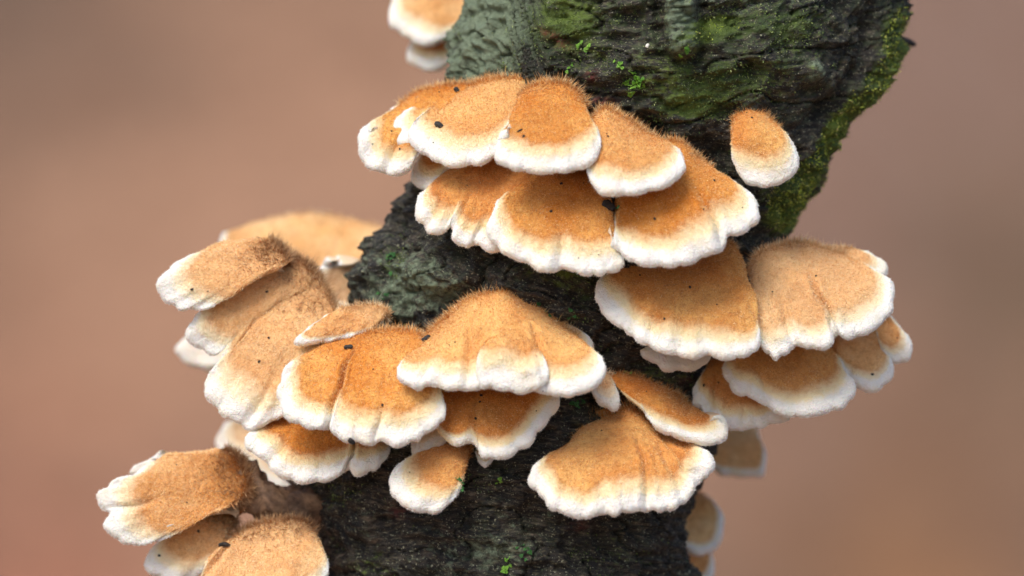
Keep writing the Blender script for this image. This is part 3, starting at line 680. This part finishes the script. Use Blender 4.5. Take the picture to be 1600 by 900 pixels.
make_cap('r2', 'broad fan-shaped bracket jutting past the bark edge, woolly pale back', [(1172, 425), (1182, 398), (1215, 382), (1252, 377), (1288, 388), (1325, 400)],
         [(1180, 500), (1184, 528), (1194, 542), (1211, 549), (1235, 540), (1243, 528), (1262, 536), (1285, 538), (1300, 528), (1306, 512), (1318, 521), (1346, 515), (1368, 500), (1387, 484), (1391, 456), (1385, 434), (1355, 412)],
         db=[135, 130, 110, 80], F=118, white=30, creases=[(.27, 6, .018, .55), (.5, 12, .018, .4)], wm=((0, .15), (.08, 1), (.9, .9), (1, .4)), tone='peach', ridge_amt=.35, ridge_len=12)
make_cap('r2b', 'small upright lobe at the back', [(1270, 392), (1300, 387), (1335, 389)], [(1280, 402), (1330, 425), (1365, 432), (1379, 420), (1378, 405), (1362, 396), (1340, 391)], db=[95, 80, 60], F=30, white=18, tone='peach', parent='r2', wm=((0, .1), (.4, 1), (.85, 1), (1, .1)))
make_cap('r3', 'shelf-like bracket hanging below the fan that juts past the bark edge', [(1145, 552), (1175, 538), (1220, 530), (1265, 528), (1300, 535)],
         [(1137, 556), (1130, 572), (1142, 594), (1168, 611), (1191, 622), (1206, 632), (1236, 641), (1270, 640), (1304, 630), (1327, 613), (1331, 594), (1320, 568), (1306, 545)],
         db=[100, 100, 90, 60], F=85, white=32, creases=[(.3, 5, .02, .5)], wm=((0, .7), (.5, 1), (.85, 1), (1, .2)), tone='orange')
make_cap('r4', 'outermost peach lobe hanging past the bark edge beside the shelf-like one', [(1305, 528), (1325, 512), (1350, 500), (1375, 498)],
         [(1298, 542), (1312, 567), (1328, 587), (1350, 600), (1368, 602), (1386, 588), (1395, 568), (1390, 545), (1384, 520)],
         db=[60, 50, 40], F=65, white=18, tone='peach', wm=((0, .4), (.4, 1), (.8, 1), (1, .4)))
make_cap('r4b', 'outer pale lobe tip', [(1362, 500), (1376, 492), (1388, 490)], [(1372, 530), (1386, 555), (1400, 561), (1415, 553), (1418, 537), (1408, 514), (1394, 494)], db=[45, 38, 30], F=50, white=18, tone='peach', parent='r4')
make_cap('r5', 'shaded low bracket between the shelf-like one and the trunk', [(1108, 568), (1130, 556), (1160, 560), (1190, 585)],
         [(1098, 580), (1085, 600), (1086, 617), (1099, 634), (1108, 647), (1128, 661), (1154, 662), (1180, 661), (1208, 652), (1232, 641), (1215, 615)],
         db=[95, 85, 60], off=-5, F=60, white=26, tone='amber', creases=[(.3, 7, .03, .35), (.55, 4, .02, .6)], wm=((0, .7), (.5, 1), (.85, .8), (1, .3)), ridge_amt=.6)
# between the tiers, right of the trunk centre
make_cap('t1', 'tongue-shaped rust-orange bracket slanting over the big low cap', [(947, 592), (946, 580), (970, 582), (1012, 592), (1040, 605), (1065, 622), (1086, 638)],
         [(955, 598), (972, 613), (991, 628), (1010, 643), (1014, 656), (1036, 667), (1060, 675), (1090, 683), (1115, 685), (1130, 675), (1128, 663), (1104, 648)],
         off=10, F=85, white=24, tone='amber', wm=((0, .15), (.25, .3), (.38, 1.1), (.85, 1.1), (1, .2)), scal=2.6, ridge_amt=.3)
make_cap('t2', 'tiny buff bud beside the narrow end of the tongue-shaped bracket', [(926, 596), (935, 584), (948, 580), (956, 590)],
         [(922, 600), (928, 615), (942, 627), (956, 631), (966, 623), (966, 610), (960, 598)], off=5, F=38, white=24, tone='pale', scal=1.0, lobes=False)
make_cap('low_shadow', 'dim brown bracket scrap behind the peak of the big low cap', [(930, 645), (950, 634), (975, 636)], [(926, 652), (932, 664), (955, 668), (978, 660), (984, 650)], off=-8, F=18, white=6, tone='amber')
make_cap('big_low', 'big bell-shaped orange bracket alone on the lower trunk with a fluted white rim', [(876, 706), (893, 688), (903, 670), (926, 653), (958, 641), (983, 634), (1005, 642), (1022, 662), (1055, 680)],
         [(868, 710), (856, 715), (840, 725), (833, 744), (846, 765), (866, 787), (888, 795), (911, 802), (932, 796), (944, 794), (960, 797), (984, 791), (1010, 787), (1034, 788), (1062, 779), (1080, 761), (1086, 747), (1099, 738), (1107, 720), (1101, 698), (1080, 683)],
         off=0, F=135, white=38, creases=[(.42, 4, .02, .6), (.6, 8, .012, .35), (.73, 7, .015, .4), (.8, 10, .015, .3)], ridge_len=15, wm=((0, .8), (.5, 1), (.85, .9), (1, .5)))
# centre
make_cap('c1', 'widest orange cap in the middle of the trunk, like a tent with a middle flap', [(648, 540), (690, 500), (724, 472), (756, 458), (787, 453), (813, 464), (844, 481), (875, 505), (902, 528)],
         [(628, 557), (620, 571), (627, 584), (650, 595), (668, 592), (690, 599), (715, 601), (735, 601), (752, 598), (790, 598), (840, 602), (870, 610), (897, 608), (924, 596), (941, 581), (942, 564), (926, 548)],
         off=18, F=125, white=38, creases=[(.17, 5, .015, .55), (.36, 7, .014, .25), (.66, 6, .014, .25)], ridge_len=13, scal=3.4, wm=((0, .6), (.1, 1), (.9, 1), (1, .5)))
make_cap('c1m', 'raised middle flap of the tent-shaped cap', [(750, 550), (764, 530), (798, 519), (834, 530), (848, 552)],
         [(748, 556), (744, 566), (745, 578), (752, 593), (770, 597), (790, 603), (821, 604), (846, 596), (857, 580), (855, 566), (851, 558)],
         seat=15, bulge=5, white=50, parent='c1', scal=3, ridge_len=0, ridge_amt=0, shag=(), wm=((0, .5), (.15, 1), (.85, 1), (1, .5)), back=10, lobes=False, dome=.8)
make_cap('c1b', 'small pale lobe behind', [(880, 512), (890, 508), (900, 512)], [(888, 540), (908, 550), (922, 545), (922, 533), (912, 522), (898, 514)], off=2, F=18, white=16, parent='c1', tone='pale', hair=.6)
make_cap('c2', 'shaded orange bracket under the tent-shaped cap with an upturned pale edge', [(690, 592), (735, 588), (785, 588), (835, 594)],
         [(672, 640), (690, 676), (715, 688), (734, 684), (742, 692), (752, 704), (768, 708), (785, 706), (806, 698), (830, 680), (843, 658), (861, 639), (870, 623), (861, 609)],
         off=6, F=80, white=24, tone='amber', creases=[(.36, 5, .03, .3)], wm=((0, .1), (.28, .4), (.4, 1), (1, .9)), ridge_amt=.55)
make_cap('c2b', 'pale double lobe wedged under the notched cap', [(660, 650), (690, 640), (715, 650)], [(640, 684), (645, 698), (662, 700), (684, 690), (702, 674), (708, 660)], db=[170, 178, 182], F=45, white=26, tone='pale')
make_cap('c3', 'little buff stub below the shaded bracket under the tent-shaped cap', [(745, 700), (758, 698), (772, 700)], [(741, 704), (747, 716), (758, 724), (770, 716), (776, 704)], off=0, F=20, white=8, tone='peach', scal=.8, lobes=False)
make_cap('l1', 'notched orange bracket beside the tent-shaped cap, rim split by a deep radial crease', [(498, 548), (530, 526), (570, 518), (620, 513), (648, 516), (664, 530)],
         [(480, 556), (450, 570), (447, 587), (438, 601), (442, 623), (456, 647), (480, 659), (506, 663), (519, 656), (522, 670), (544, 680), (578, 686), (597, 681), (620, 686), (645, 680), (668, 668), (688, 651), (694, 635), (688, 618), (674, 606)],
         db=[120, 150, 178, 190], F=118, white=36, creases=[(.10, 4, .015, .6), (.405, 14, .012, .15), (.62, 5, .012, .55)], ridge_len=10, tone='orange', wm=((0, .5), (.1, .9), (.85, 1), (1, .4)))
make_cap('l2', 'low bracket with white scalloped rim directly beneath the notched one', [(440, 645), (480, 640), (530, 650), (575, 668), (606, 682)],
         [(428, 648), (402, 663), (392, 678), (395, 696), (415, 710), (426, 722), (443, 737), (474, 744), (512, 742), (540, 728), (548, 721), (557, 732), (580, 728), (603, 712), (611, 693)],
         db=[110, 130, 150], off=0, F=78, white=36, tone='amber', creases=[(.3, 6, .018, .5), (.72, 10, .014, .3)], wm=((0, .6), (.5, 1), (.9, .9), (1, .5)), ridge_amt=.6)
make_cap('l3', 'spoon-shaped bracket with white blade on the bare lower bark', [(668, 697), (686, 689), (708, 686), (729, 688), (734, 702), (727, 718), (716, 731)],
         [(658, 702), (640, 713), (622, 730), (613, 751), (620, 770), (640, 785), (665, 794), (690, 792), (707, 781), (714, 768), (711, 753), (707, 741)],
         bulge=10,
         off=4, F=80, white=38, wm=((0, .25), (.15, .8), (.4, 1.05), (.85, 1), (.95, .5), (1, .3)), tone='amber', scal=3, ridge_amt=.5, dome=.5)
# side cluster on the left
make_cap('k4', 'cream sheet with a pale upper edge behind the side cluster', [(575, 392), (596, 400), (600, 440), (580, 465)], [(560, 408), (520, 417), (495, 428), (488, 450), (510, 472), (545, 478)], db=[-40, -40, -40, -30], F=10, white=14, tone='pale', group=BACK)
make_cap('k3', 'largest peach lobe of the side cluster, long and drooping from the shaggy ridge', [(448, 398), (482, 412), (508, 445), (524, 475), (540, 510)],
         [(400, 470), (365, 520), (350, 548), (343, 562), (332, 578), (323, 592), (329, 612), (350, 640), (373, 653), (390, 664), (414, 660), (440, 645), (468, 620), (500, 580), (545, 530)],
         db=[60, 70, 95, 110, 120], F=70, bulge=14, white=46, tone='peach', creases=[(.24, 6, .015, .5), (.53, 6, .014, .6)], wm=((0, .05), (.2, .3), (.3, 1), (.68, 1), (.8, .5), (1, .05)), ridge=.3, ridge_amt=.95, ridge_len=11, shag=((480, 0, .3, 8, 17, 1), (130, .1, .45, 5, 10, 1)), dome=.4)
make_cap('k2', 'middle lobe of the side cluster, tucked under the flat topmost lobe', [(430, 390), (452, 395), (484, 415), (500, 440)],
         [(360, 440), (330, 476), (312, 490), (298, 507), (300, 525), (315, 540), (337, 549), (353, 545), (374, 528), (402, 500), (450, 470)],
         db=[75, 80, 85, 85], F=40, bulge=16, white=32, tone='peach', wm=((0, .1), (.2, .6), (.3, 1), (.65, 1), (.75, .3), (1, .05)), ridge=.3, ridge_amt=.95, ridge_len=10, shag=((480, 0, .3, 8, 17, 1), (130, .1, .45, 5, 10, 1)), dome=.4)
make_cap('k1', 'flat topmost lobe of the side cluster with a thick white tip', [(421, 373), (436, 382), (448, 396), (452, 410)],
         [(400, 373), (370, 374), (340, 378), (306, 397), (273, 412), (255, 438), (254, 455), (273, 472), (300, 481), (328, 481), (345, 474), (359, 461), (378, 446), (400, 434), (430, 424)],
         db=[70, 85, 100, 110], F=45, bulge=22, white=40, tone='peach', wm=((0, .05), (.22, .1), (.33, .7), (.45, 1), (.62, .9), (.75, .4), (.9, .12), (1, .05)), ridge=.2, ridge_amt=.95, ridge_len=12, shag=((480, 0, .3, 8, 17, 1), (130, .1, .45, 5, 10, 1)), dome=.3, side=.4)
make_cap('k5', 'narrow buff plate joined to the bark by a speckled grey tip', [(525, 484), (560, 476), (592, 477), (607, 486), (602, 497)],
         [(508, 492), (488, 506), (467, 528), (500, 532), (540, 526), (575, 516), (598, 502)], db=[150, 150, 140, 130], F=26, white=8, tone='peach', ridge_amt=.35, ridge=.4)
# shaggy clump low on the left
make_cap('m2', 'second lobe of the shaggy low clump, below the broad double-tipped lobe', [(335, 778), (352, 782), (364, 800), (366, 825)],
         [(300, 795), (270, 825), (248, 846), (233, 862), (229, 877), (241, 890), (262, 900), (298, 902), (326, 880), (336, 856), (358, 842)],
         db=[55, 60, 65, 70], F=40, bulge=14, white=34, tone='peach', wm=((0, .05), (.25, .5), (.4, 1), (.7, .9), (.85, .3), (1, .05)), ridge=.35, ridge_amt=.8, ridge_len=8, shag=((480, 0, .3, 8, 17, 1), (130, .1, .45, 5, 10, 1)), dome=.4)
make_cap('m1', 'broad double-tipped peach lobe of the shaggy low clump with dark bristly back', [(352, 701), (376, 714), (392, 738), (392, 766), (372, 790)],
         [(335, 701), (300, 702), (265, 707), (232, 724), (204, 740), (175, 755), (158, 773), (163, 789), (177, 798), (171, 814), (180, 830), (198, 845), (224, 849), (256, 842), (282, 828), (305, 812), (345, 796)],
         db=[55, 70, 85, 95, 95], F=52, bulge=24, white=38, tone='peach', creases=[(.5, 6, .016, .6)], wm=((0, .05), (.2, .1), (.3, .6), (.42, 1), (.7, 1), (.85, .3), (1, .05)), ridge=.42, ridge_amt=1.0, ridge_len=14, shag=((480, 0, .3, 8, 17, 1), (130, .1, .45, 5, 10, 1)), dome=.3, side=.4, hair=1.2)
make_cap('m1b', 'white lobe tip behind', [(250, 722), (275, 718), (300, 722)], [(225, 740), (210, 735), (216, 726), (232, 719), (246, 716), (262, 716)], db=[60, 60, 60], F=8, scal=1.2, white=30, tone='pale', parent='m1', hair=.6)
make_cap('m3', 'lowest clump lobe with orange shaggy crown touching the trunk', [(362, 838), (385, 824), (412, 815), (440, 810), (480, 815), (494, 832)],
         [(340, 862), (318, 890), (306, 925), (340, 955), (410, 965), (470, 940), (505, 905), (513, 886), (507, 862)],
         db=[80, 100, 120, 120], F=95, white=24, tone='peach', creases=[(.15, 8, .03, .2)], wm=((0, .1), (.4, .6), (.8, 1), (1, .8)), ridge=.4, ridge_amt=.75, ridge_len=10, shag=((480, 0, .3, 8, 17, 1), (130, .1, .45, 5, 10, 1)), hair=1.2)

# the bare grey-brown stem of the clump
def tube(path, radii, n=22, rough=0.12, seed=3):
    P, _ = curve(path, 40); Rr = np.interp(np.linspace(0, 1, 40), np.linspace(0, 1, len(radii)), radii)
    tg = np.gradient(P, axis=0); tg /= np.linalg.norm(tg, axis=1, keepdims=True)
    a = np.cross(tg, [0, 0, 1.0]); a /= np.linalg.norm(a, axis=1, keepdims=True); b_ = np.cross(tg, a)
    th = np.linspace(0, 2 * math.pi, n, endpoint=False)
    rr = Rr[:, None] * (1 + rough * 2 * fbm(np.cos(th)[None] * 2 + P[:, :1] / 18, np.sin(th)[None] * 2 + P[:, 1:2] / 18, 0, 4, seed))
    V = P[:, None] + rr[..., None] * (np.cos(th)[None, :, None] * a[:, None] + np.sin(th)[None, :, None] * b_[:, None])
    return world_of(V).reshape(-1, 3), grid_faces(40, n, wrap=True)
V, F_ = tube([(368, 752, 62), (400, 772, 66), (440, 788, 70), (475, 790, 66), (515, 790, 40)], [38, 30, 26, 27, 28], rough=0.3, seed=13)
child('stem', mesh_np('stem', V, F_), m_stem, CAPS['m1'])

# ------------------------------------------------------------------ finding the surface under a place, for crumbs and small plants
bvh = BVHTree.FromPolygons(np.concatenate(SURF_V).tolist(), np.concatenate(SURF_F).tolist())
eye = Vector((0, -D * S, 0))
def surface(x, y):
    tgt = Vector(world_of(np.array([float(x), float(y), 0.0])).tolist())
    hit, nrm, _, _ = bvh.ray_cast(eye, (tgt - eye).normalized())
    if hit is None: return None, None
    if nrm.dot(eye - hit) < 0: nrm = -nrm
    return hit, nrm

def crumb_mesh(l, w, h, seed, bent=0.0):
    r = np.random.default_rng(seed); na, nb = 7, 8
    V = []
    for i in range(na):
        s_ = -1 + 2 * i / (na - 1); taper = (1 - abs(s_) ** 6) * 0.35 + 0.65
        for j in range(nb):
            th = 2 * math.pi * (j + .5) / nb; sq = 1 / max(abs(math.cos(th)), abs(math.sin(th))) ** .7
            V.append((s_ * l / 2 + r.normal() * l * .03, math.cos(th) * sq * w / 2 * taper * (1 + r.normal() * .1) + bent * l * (s_ * s_ - .4), math.sin(th) * sq * h / 2 * taper * (1 + r.normal() * .1)))
    V.append((-l / 2 * 1.04, bent * l * .6, 0)); V.append((l / 2 * 1.04, bent * l * .6, 0))
    F = [tuple(q) for q in grid_faces(na, nb, wrap=True)]
    n0 = na * nb
    T = [(n0, j, (j + 1) % nb) for j in range(nb)] + [(n0 + 1, (na - 1) * nb + (j + 1) % nb, (na - 1) * nb + j) for j in range(nb)]
    return mesh_np('crumb', np.array(V) * S, [np.array(F), np.array(T)], smooth=False)

def crumb(x, y, l, w, h, a, label, seed, bent=0.0, mat=None, name='bark_crumb', group=None, me=None, k=1.0):
    p, n = surface(x, y)
    if p is None: return
    me = me or crumb_mesh(l, w, h, seed, bent)
    o = bpy.data.objects.new(name, me); COL.objects.link(o)
    if not me.materials: me.materials.append(mat or m_crumb)
    z = (n * 0.6 + (eye - p).normalized() * 0.6).normalized()
    xv = Vector((math.cos(R(a)), 0, math.sin(R(a)))); xv = (xv - z * xv.dot(z)).normalized(); yv = z.cross(xv)
    from mathutils import Matrix
    m = Matrix((xv, yv, z)).transposed().to_4x4(); m.translation = p + z * h * 0.35 * S
    o.matrix_world = m @ Matrix.Diagonal((k, k * (0.8 if me is speck_me else 1), k, 1))
    tag(o, label, 'debris', group)
speck_me = None
CR = 'bark crumbs lying on the caps'
crumb(686, 196, 13, 9, 6, -35, 'black oblong bark crumb on the white rim of the broad topmost bracket', 1, group=CR)
crumb(714, 141, 9, 7, 5, -50, 'black bark crumb on the outermost bracket of the uppermost tier', 2, group=CR)
crumb(951, 322, 21, 12, 9, -35, 'largest dark bark crumb, lodged between two second-tier caps', 3, group=CR)
crumb(967, 324, 6, 5, 4, 20, 'small olive green crumb beside the largest dark crumb', 4, mat=m_leaf_dark, group=CR)
crumb(545, 543, 13, 7, 6, 0, 'black bark crumb on the notched orange bracket', 5, group=CR)
crumb(667, 530, 14, 8, 7, 25, 'black bark crumb on the slope of the tent-shaped cap', 6, group=CR)
crumb(549, 689, 11, 7, 6, -40, 'black bark crumb on the low bracket beneath the notched one', 7, group=CR)
crumb(352, 853, 22, 7, 6, -12, 'curved black crumb like a caterpillar on the shaggy low clump', 8, bent=-.18, group=CR)
crumb(812, 204, 9, 2.5, 2.5, 30, 'thin reddish splinter on the rounded fuzzy bracket', 10, group=CR)
crumb(1012, 72, 6, 5, 4, 60, 'tiny white grain on the dark upper bark', 11, mat=m_grain, name='pale_grain')
speck = crumb_mesh(4.2, 3.2, 2.6, 40); speck.materials.append(m_crumb)
SP = [(612, 205), (686, 144), (625, 233), (582, 225), (677, 223), (818, 213), (948, 209), (950, 213), (877, 287), (912, 286), (1023, 342), (1099, 327), (1160, 324), (904, 403), (1116, 282), (1175, 184), (1167, 176),
      (711, 535), (702, 539), (752, 618), (750, 628), (838, 642), (744, 654), (848, 611), (583, 577), (598, 633), (419, 428), (417, 456), (405, 565), (420, 528), (640, 738), (940, 673), (1010, 612), (1078, 449), (1207, 456), (1275, 431), (1038, 498), (1120, 476), (1363, 585), (1402, 528), (1100, 602), (1123, 598), (249, 868), (292, 785), (276, 726), (310, 830), (300, 452), (325, 455), (1000, 430), (935, 398), (861, 330), (730, 290)]
SHORT = {'u1': 'the outermost bracket of the uppermost tier', 'u2': 'the broad topmost bracket', 'u3': 'the rounded straight-rimmed bracket', 'u4': 'the sloping uppermost-tier bracket', 's1': 'the bracket with four separate white lobes',
         's2': 'the lobed bracket of the second tier', 's3': 'the creased bracket ending the second tier', 'lone': 'the solitary pear-shaped bracket', 'r1': 'the large fan under the second tier', 'r2': 'the fan jutting past the bark edge',
         'r3': 'the shelf-like bracket', 'r4': 'the outermost peach lobe', 'r5': 'the shaded low bracket by the shelf-like one', 't1': 'the tongue-shaped bracket', 'big_low': 'the big bell-shaped bracket', 'c1': 'the tent-shaped cap',
         'c2': 'the shaded bracket under the tent-shaped cap', 'l1': 'the notched orange bracket', 'l2': 'the bracket beneath the notched one', 'l3': 'the spoon-shaped bracket', 'k1': 'the flat topmost side lobe', 'k2': 'the middle side lobe',
         'k3': 'the largest drooping side lobe', 'm1': 'the double-tipped lobe of the shaggy clump', 'm2': 'the second lobe of the shaggy clump', 'm3': 'the lowest lobe of the shaggy clump'}
def cap_under(x, y):
    tgt = Vector(world_of(np.array([float(x), float(y), 0.0])).tolist())
    _, _, fi, _ = bvh.ray_cast(eye, (tgt - eye).normalized())
    key = 'trunk'
    for start, k in FACE_KEY:
        if fi is not None and fi >= start: key = k
    return SHORT.get(key)
for i, (x, y) in enumerate(SP):
    under = cap_under(x, y)
    if under is None: continue
    crumb(x, y, 4.2, 3.2, 2.6, i * 47 % 180, 'tiny dark speck stuck on ' + under, 40, name='dark_speck', group='tiny dark specks on the caps', me=speck, k=random.choice((.45, .55, .65, .8, 1.0)))

# ------------------------------------------------------------------ small leafy liverworts and a bud
def leaf_mesh(seed):
    r = np.random.default_rng(seed); n = 18
    th = np.linspace(0, 2 * math.pi, n, endpoint=False)
    rad = 1 + 0.16 * np.cos(3 * th + r.random() * 6) + 0.10 * r.normal(size=n)
    rad *= 1 - 0.35 * np.exp(-((th - math.pi / 2) / 0.25) ** 2)
    ring = lambda f, z: np.stack([np.cos(th) * rad * f * .8, np.sin(th) * rad * f + 0.9, z + 0 * th], 1)
    V = np.vstack([[[0, .9, .12]], ring(.55, .16), ring(1, .36 + 0.1 * np.cos(2 * th)), ring(.98, .30 + 0.1 * np.cos(2 * th))])
    T = [(0, 1 + j, 1 + (j + 1) % n) for j in range(n)]
    return mesh_np('leaf', V, [np.array(T), grid_faces(3, n, wrap=True)[:, ::-1] + 1])
LEAFS = {k: [leaf_mesh(60 + i) for i in range(4)] for k in ('b', 'd')}
for k, mt in (('b', m_leaf), ('d', m_leaf_dark)):
    for me in LEAFS[k]: me.materials.append(mt)
def liverwort(x, y, n, spread, size, label, kind='b', seed=0):
    r = random.Random(seed + int(x))
    p, nrm = surface(x, y)
    root = empty('liverwort', p); tag(root, label, 'plant', 'liverworts on the bark')
    for i in range(n):
        q, qn = surface(x + r.gauss(0, spread[0]), y + r.gauss(0, spread[1]))
        if q is None or (q - p).length > 0.09: continue
        o = bpy.data.objects.new('leaf', r.choice(LEAFS[kind])); COL.objects.link(o); o.parent = root
        d = (qn * 0.8 + Vector((r.gauss(0, .45), -.25, .5 + r.gauss(0, .45)))).normalized()
        o.rotation_euler = (d.to_track_quat('Z', 'Y') @ __import__('mathutils').Quaternion((0, 0, 1), r.random() * 6.28)).to_euler()
        o.location = q - p + qn * 0.002; sc = size * S * r.uniform(.6, 1.25); o.scale = (sc, sc, sc)
liverwort(999, 132, 16, (7, 11), 5.5, 'largest bright green liverwort tuft on the upper bark above the tiers')
liverwort(914, 70, 6, (4, 6), 4.5, 'upright green liverwort sprig on the upper bark near a reddish streak')
liverwort(890, 105, 4, (4, 3), 4.0, 'small yellow-green liverwort sprig just above the tiers')
liverwort(967, 105, 5, (4, 4), 4.0, 'small starry liverwort sprig beside the largest tuft')
liverwort(1072, 80, 5, (4, 4), 4.0, 'yellowish liverwort sprig at the foot of the grey branch stub')
liverwort(800, 886, 5, (8, 4), 5.0, 'pale green round-leaved sprig at the bottom of the bare bark')
liverwort(816, 862, 7, (6, 9), 4.0, 'darker liverwort sprig above the round-leaved one on the low bark', 'd')
liverwort(778, 751, 3, (4, 3), 3.6, 'lone green leaflets on the bare bark beside the spoon-shaped bracket')
liverwort(600, 466, 7, (6, 6), 4.4, 'blue-green liverwort near the bark edge above the narrow buff plate', 'd')
liverwort(610, 400, 7, (5, 9), 4.0, 'dark liverwort on the jagged bark edge below the second tier', 'd')
liverwort(902, 630, 6, (7, 4), 5.0, 'dark green liverwort in the gap beside the tiny buff bud', 'd')
liverwort(982, 584, 4, (3, 2), 3.6, 'small bright sprig above the tongue-shaped bracket')
liverwort(720, 757, 7, (5, 7), 4.0, 'dark liverwort tuft touching the spoon-shaped bracket', 'd')
liverwort(870, 490, 8, (22, 10), 3.6, 'blue-green liverwort patch behind the shoulder of the tent-shaped cap', 'd')
V, F_ = tube([(1372, 74, -10), (1396, 70, -30), (1414, 66, -50), (1430, 70, -60)], [10, 13, 10, 3], n=14, seed=5)
bud = empty('bark_flake', world_of(np.array([1380., 76., 10.]))); tag(bud, 'small dark mossy flake sticking out of the trunk edge', 'bark flake')
child('flake', mesh_np('flake', V, F_), m_crumb, bud)
V, F_ = tube([(1378, 88, -8), (1396, 76, -22), (1402, 60, -28), (1402, 42, -30)], [8, 10, 7, 2], n=14, seed=8)
child('moss_cushion', mesh_np('moss_cushion', V, F_), m_leaf_dark, bud)
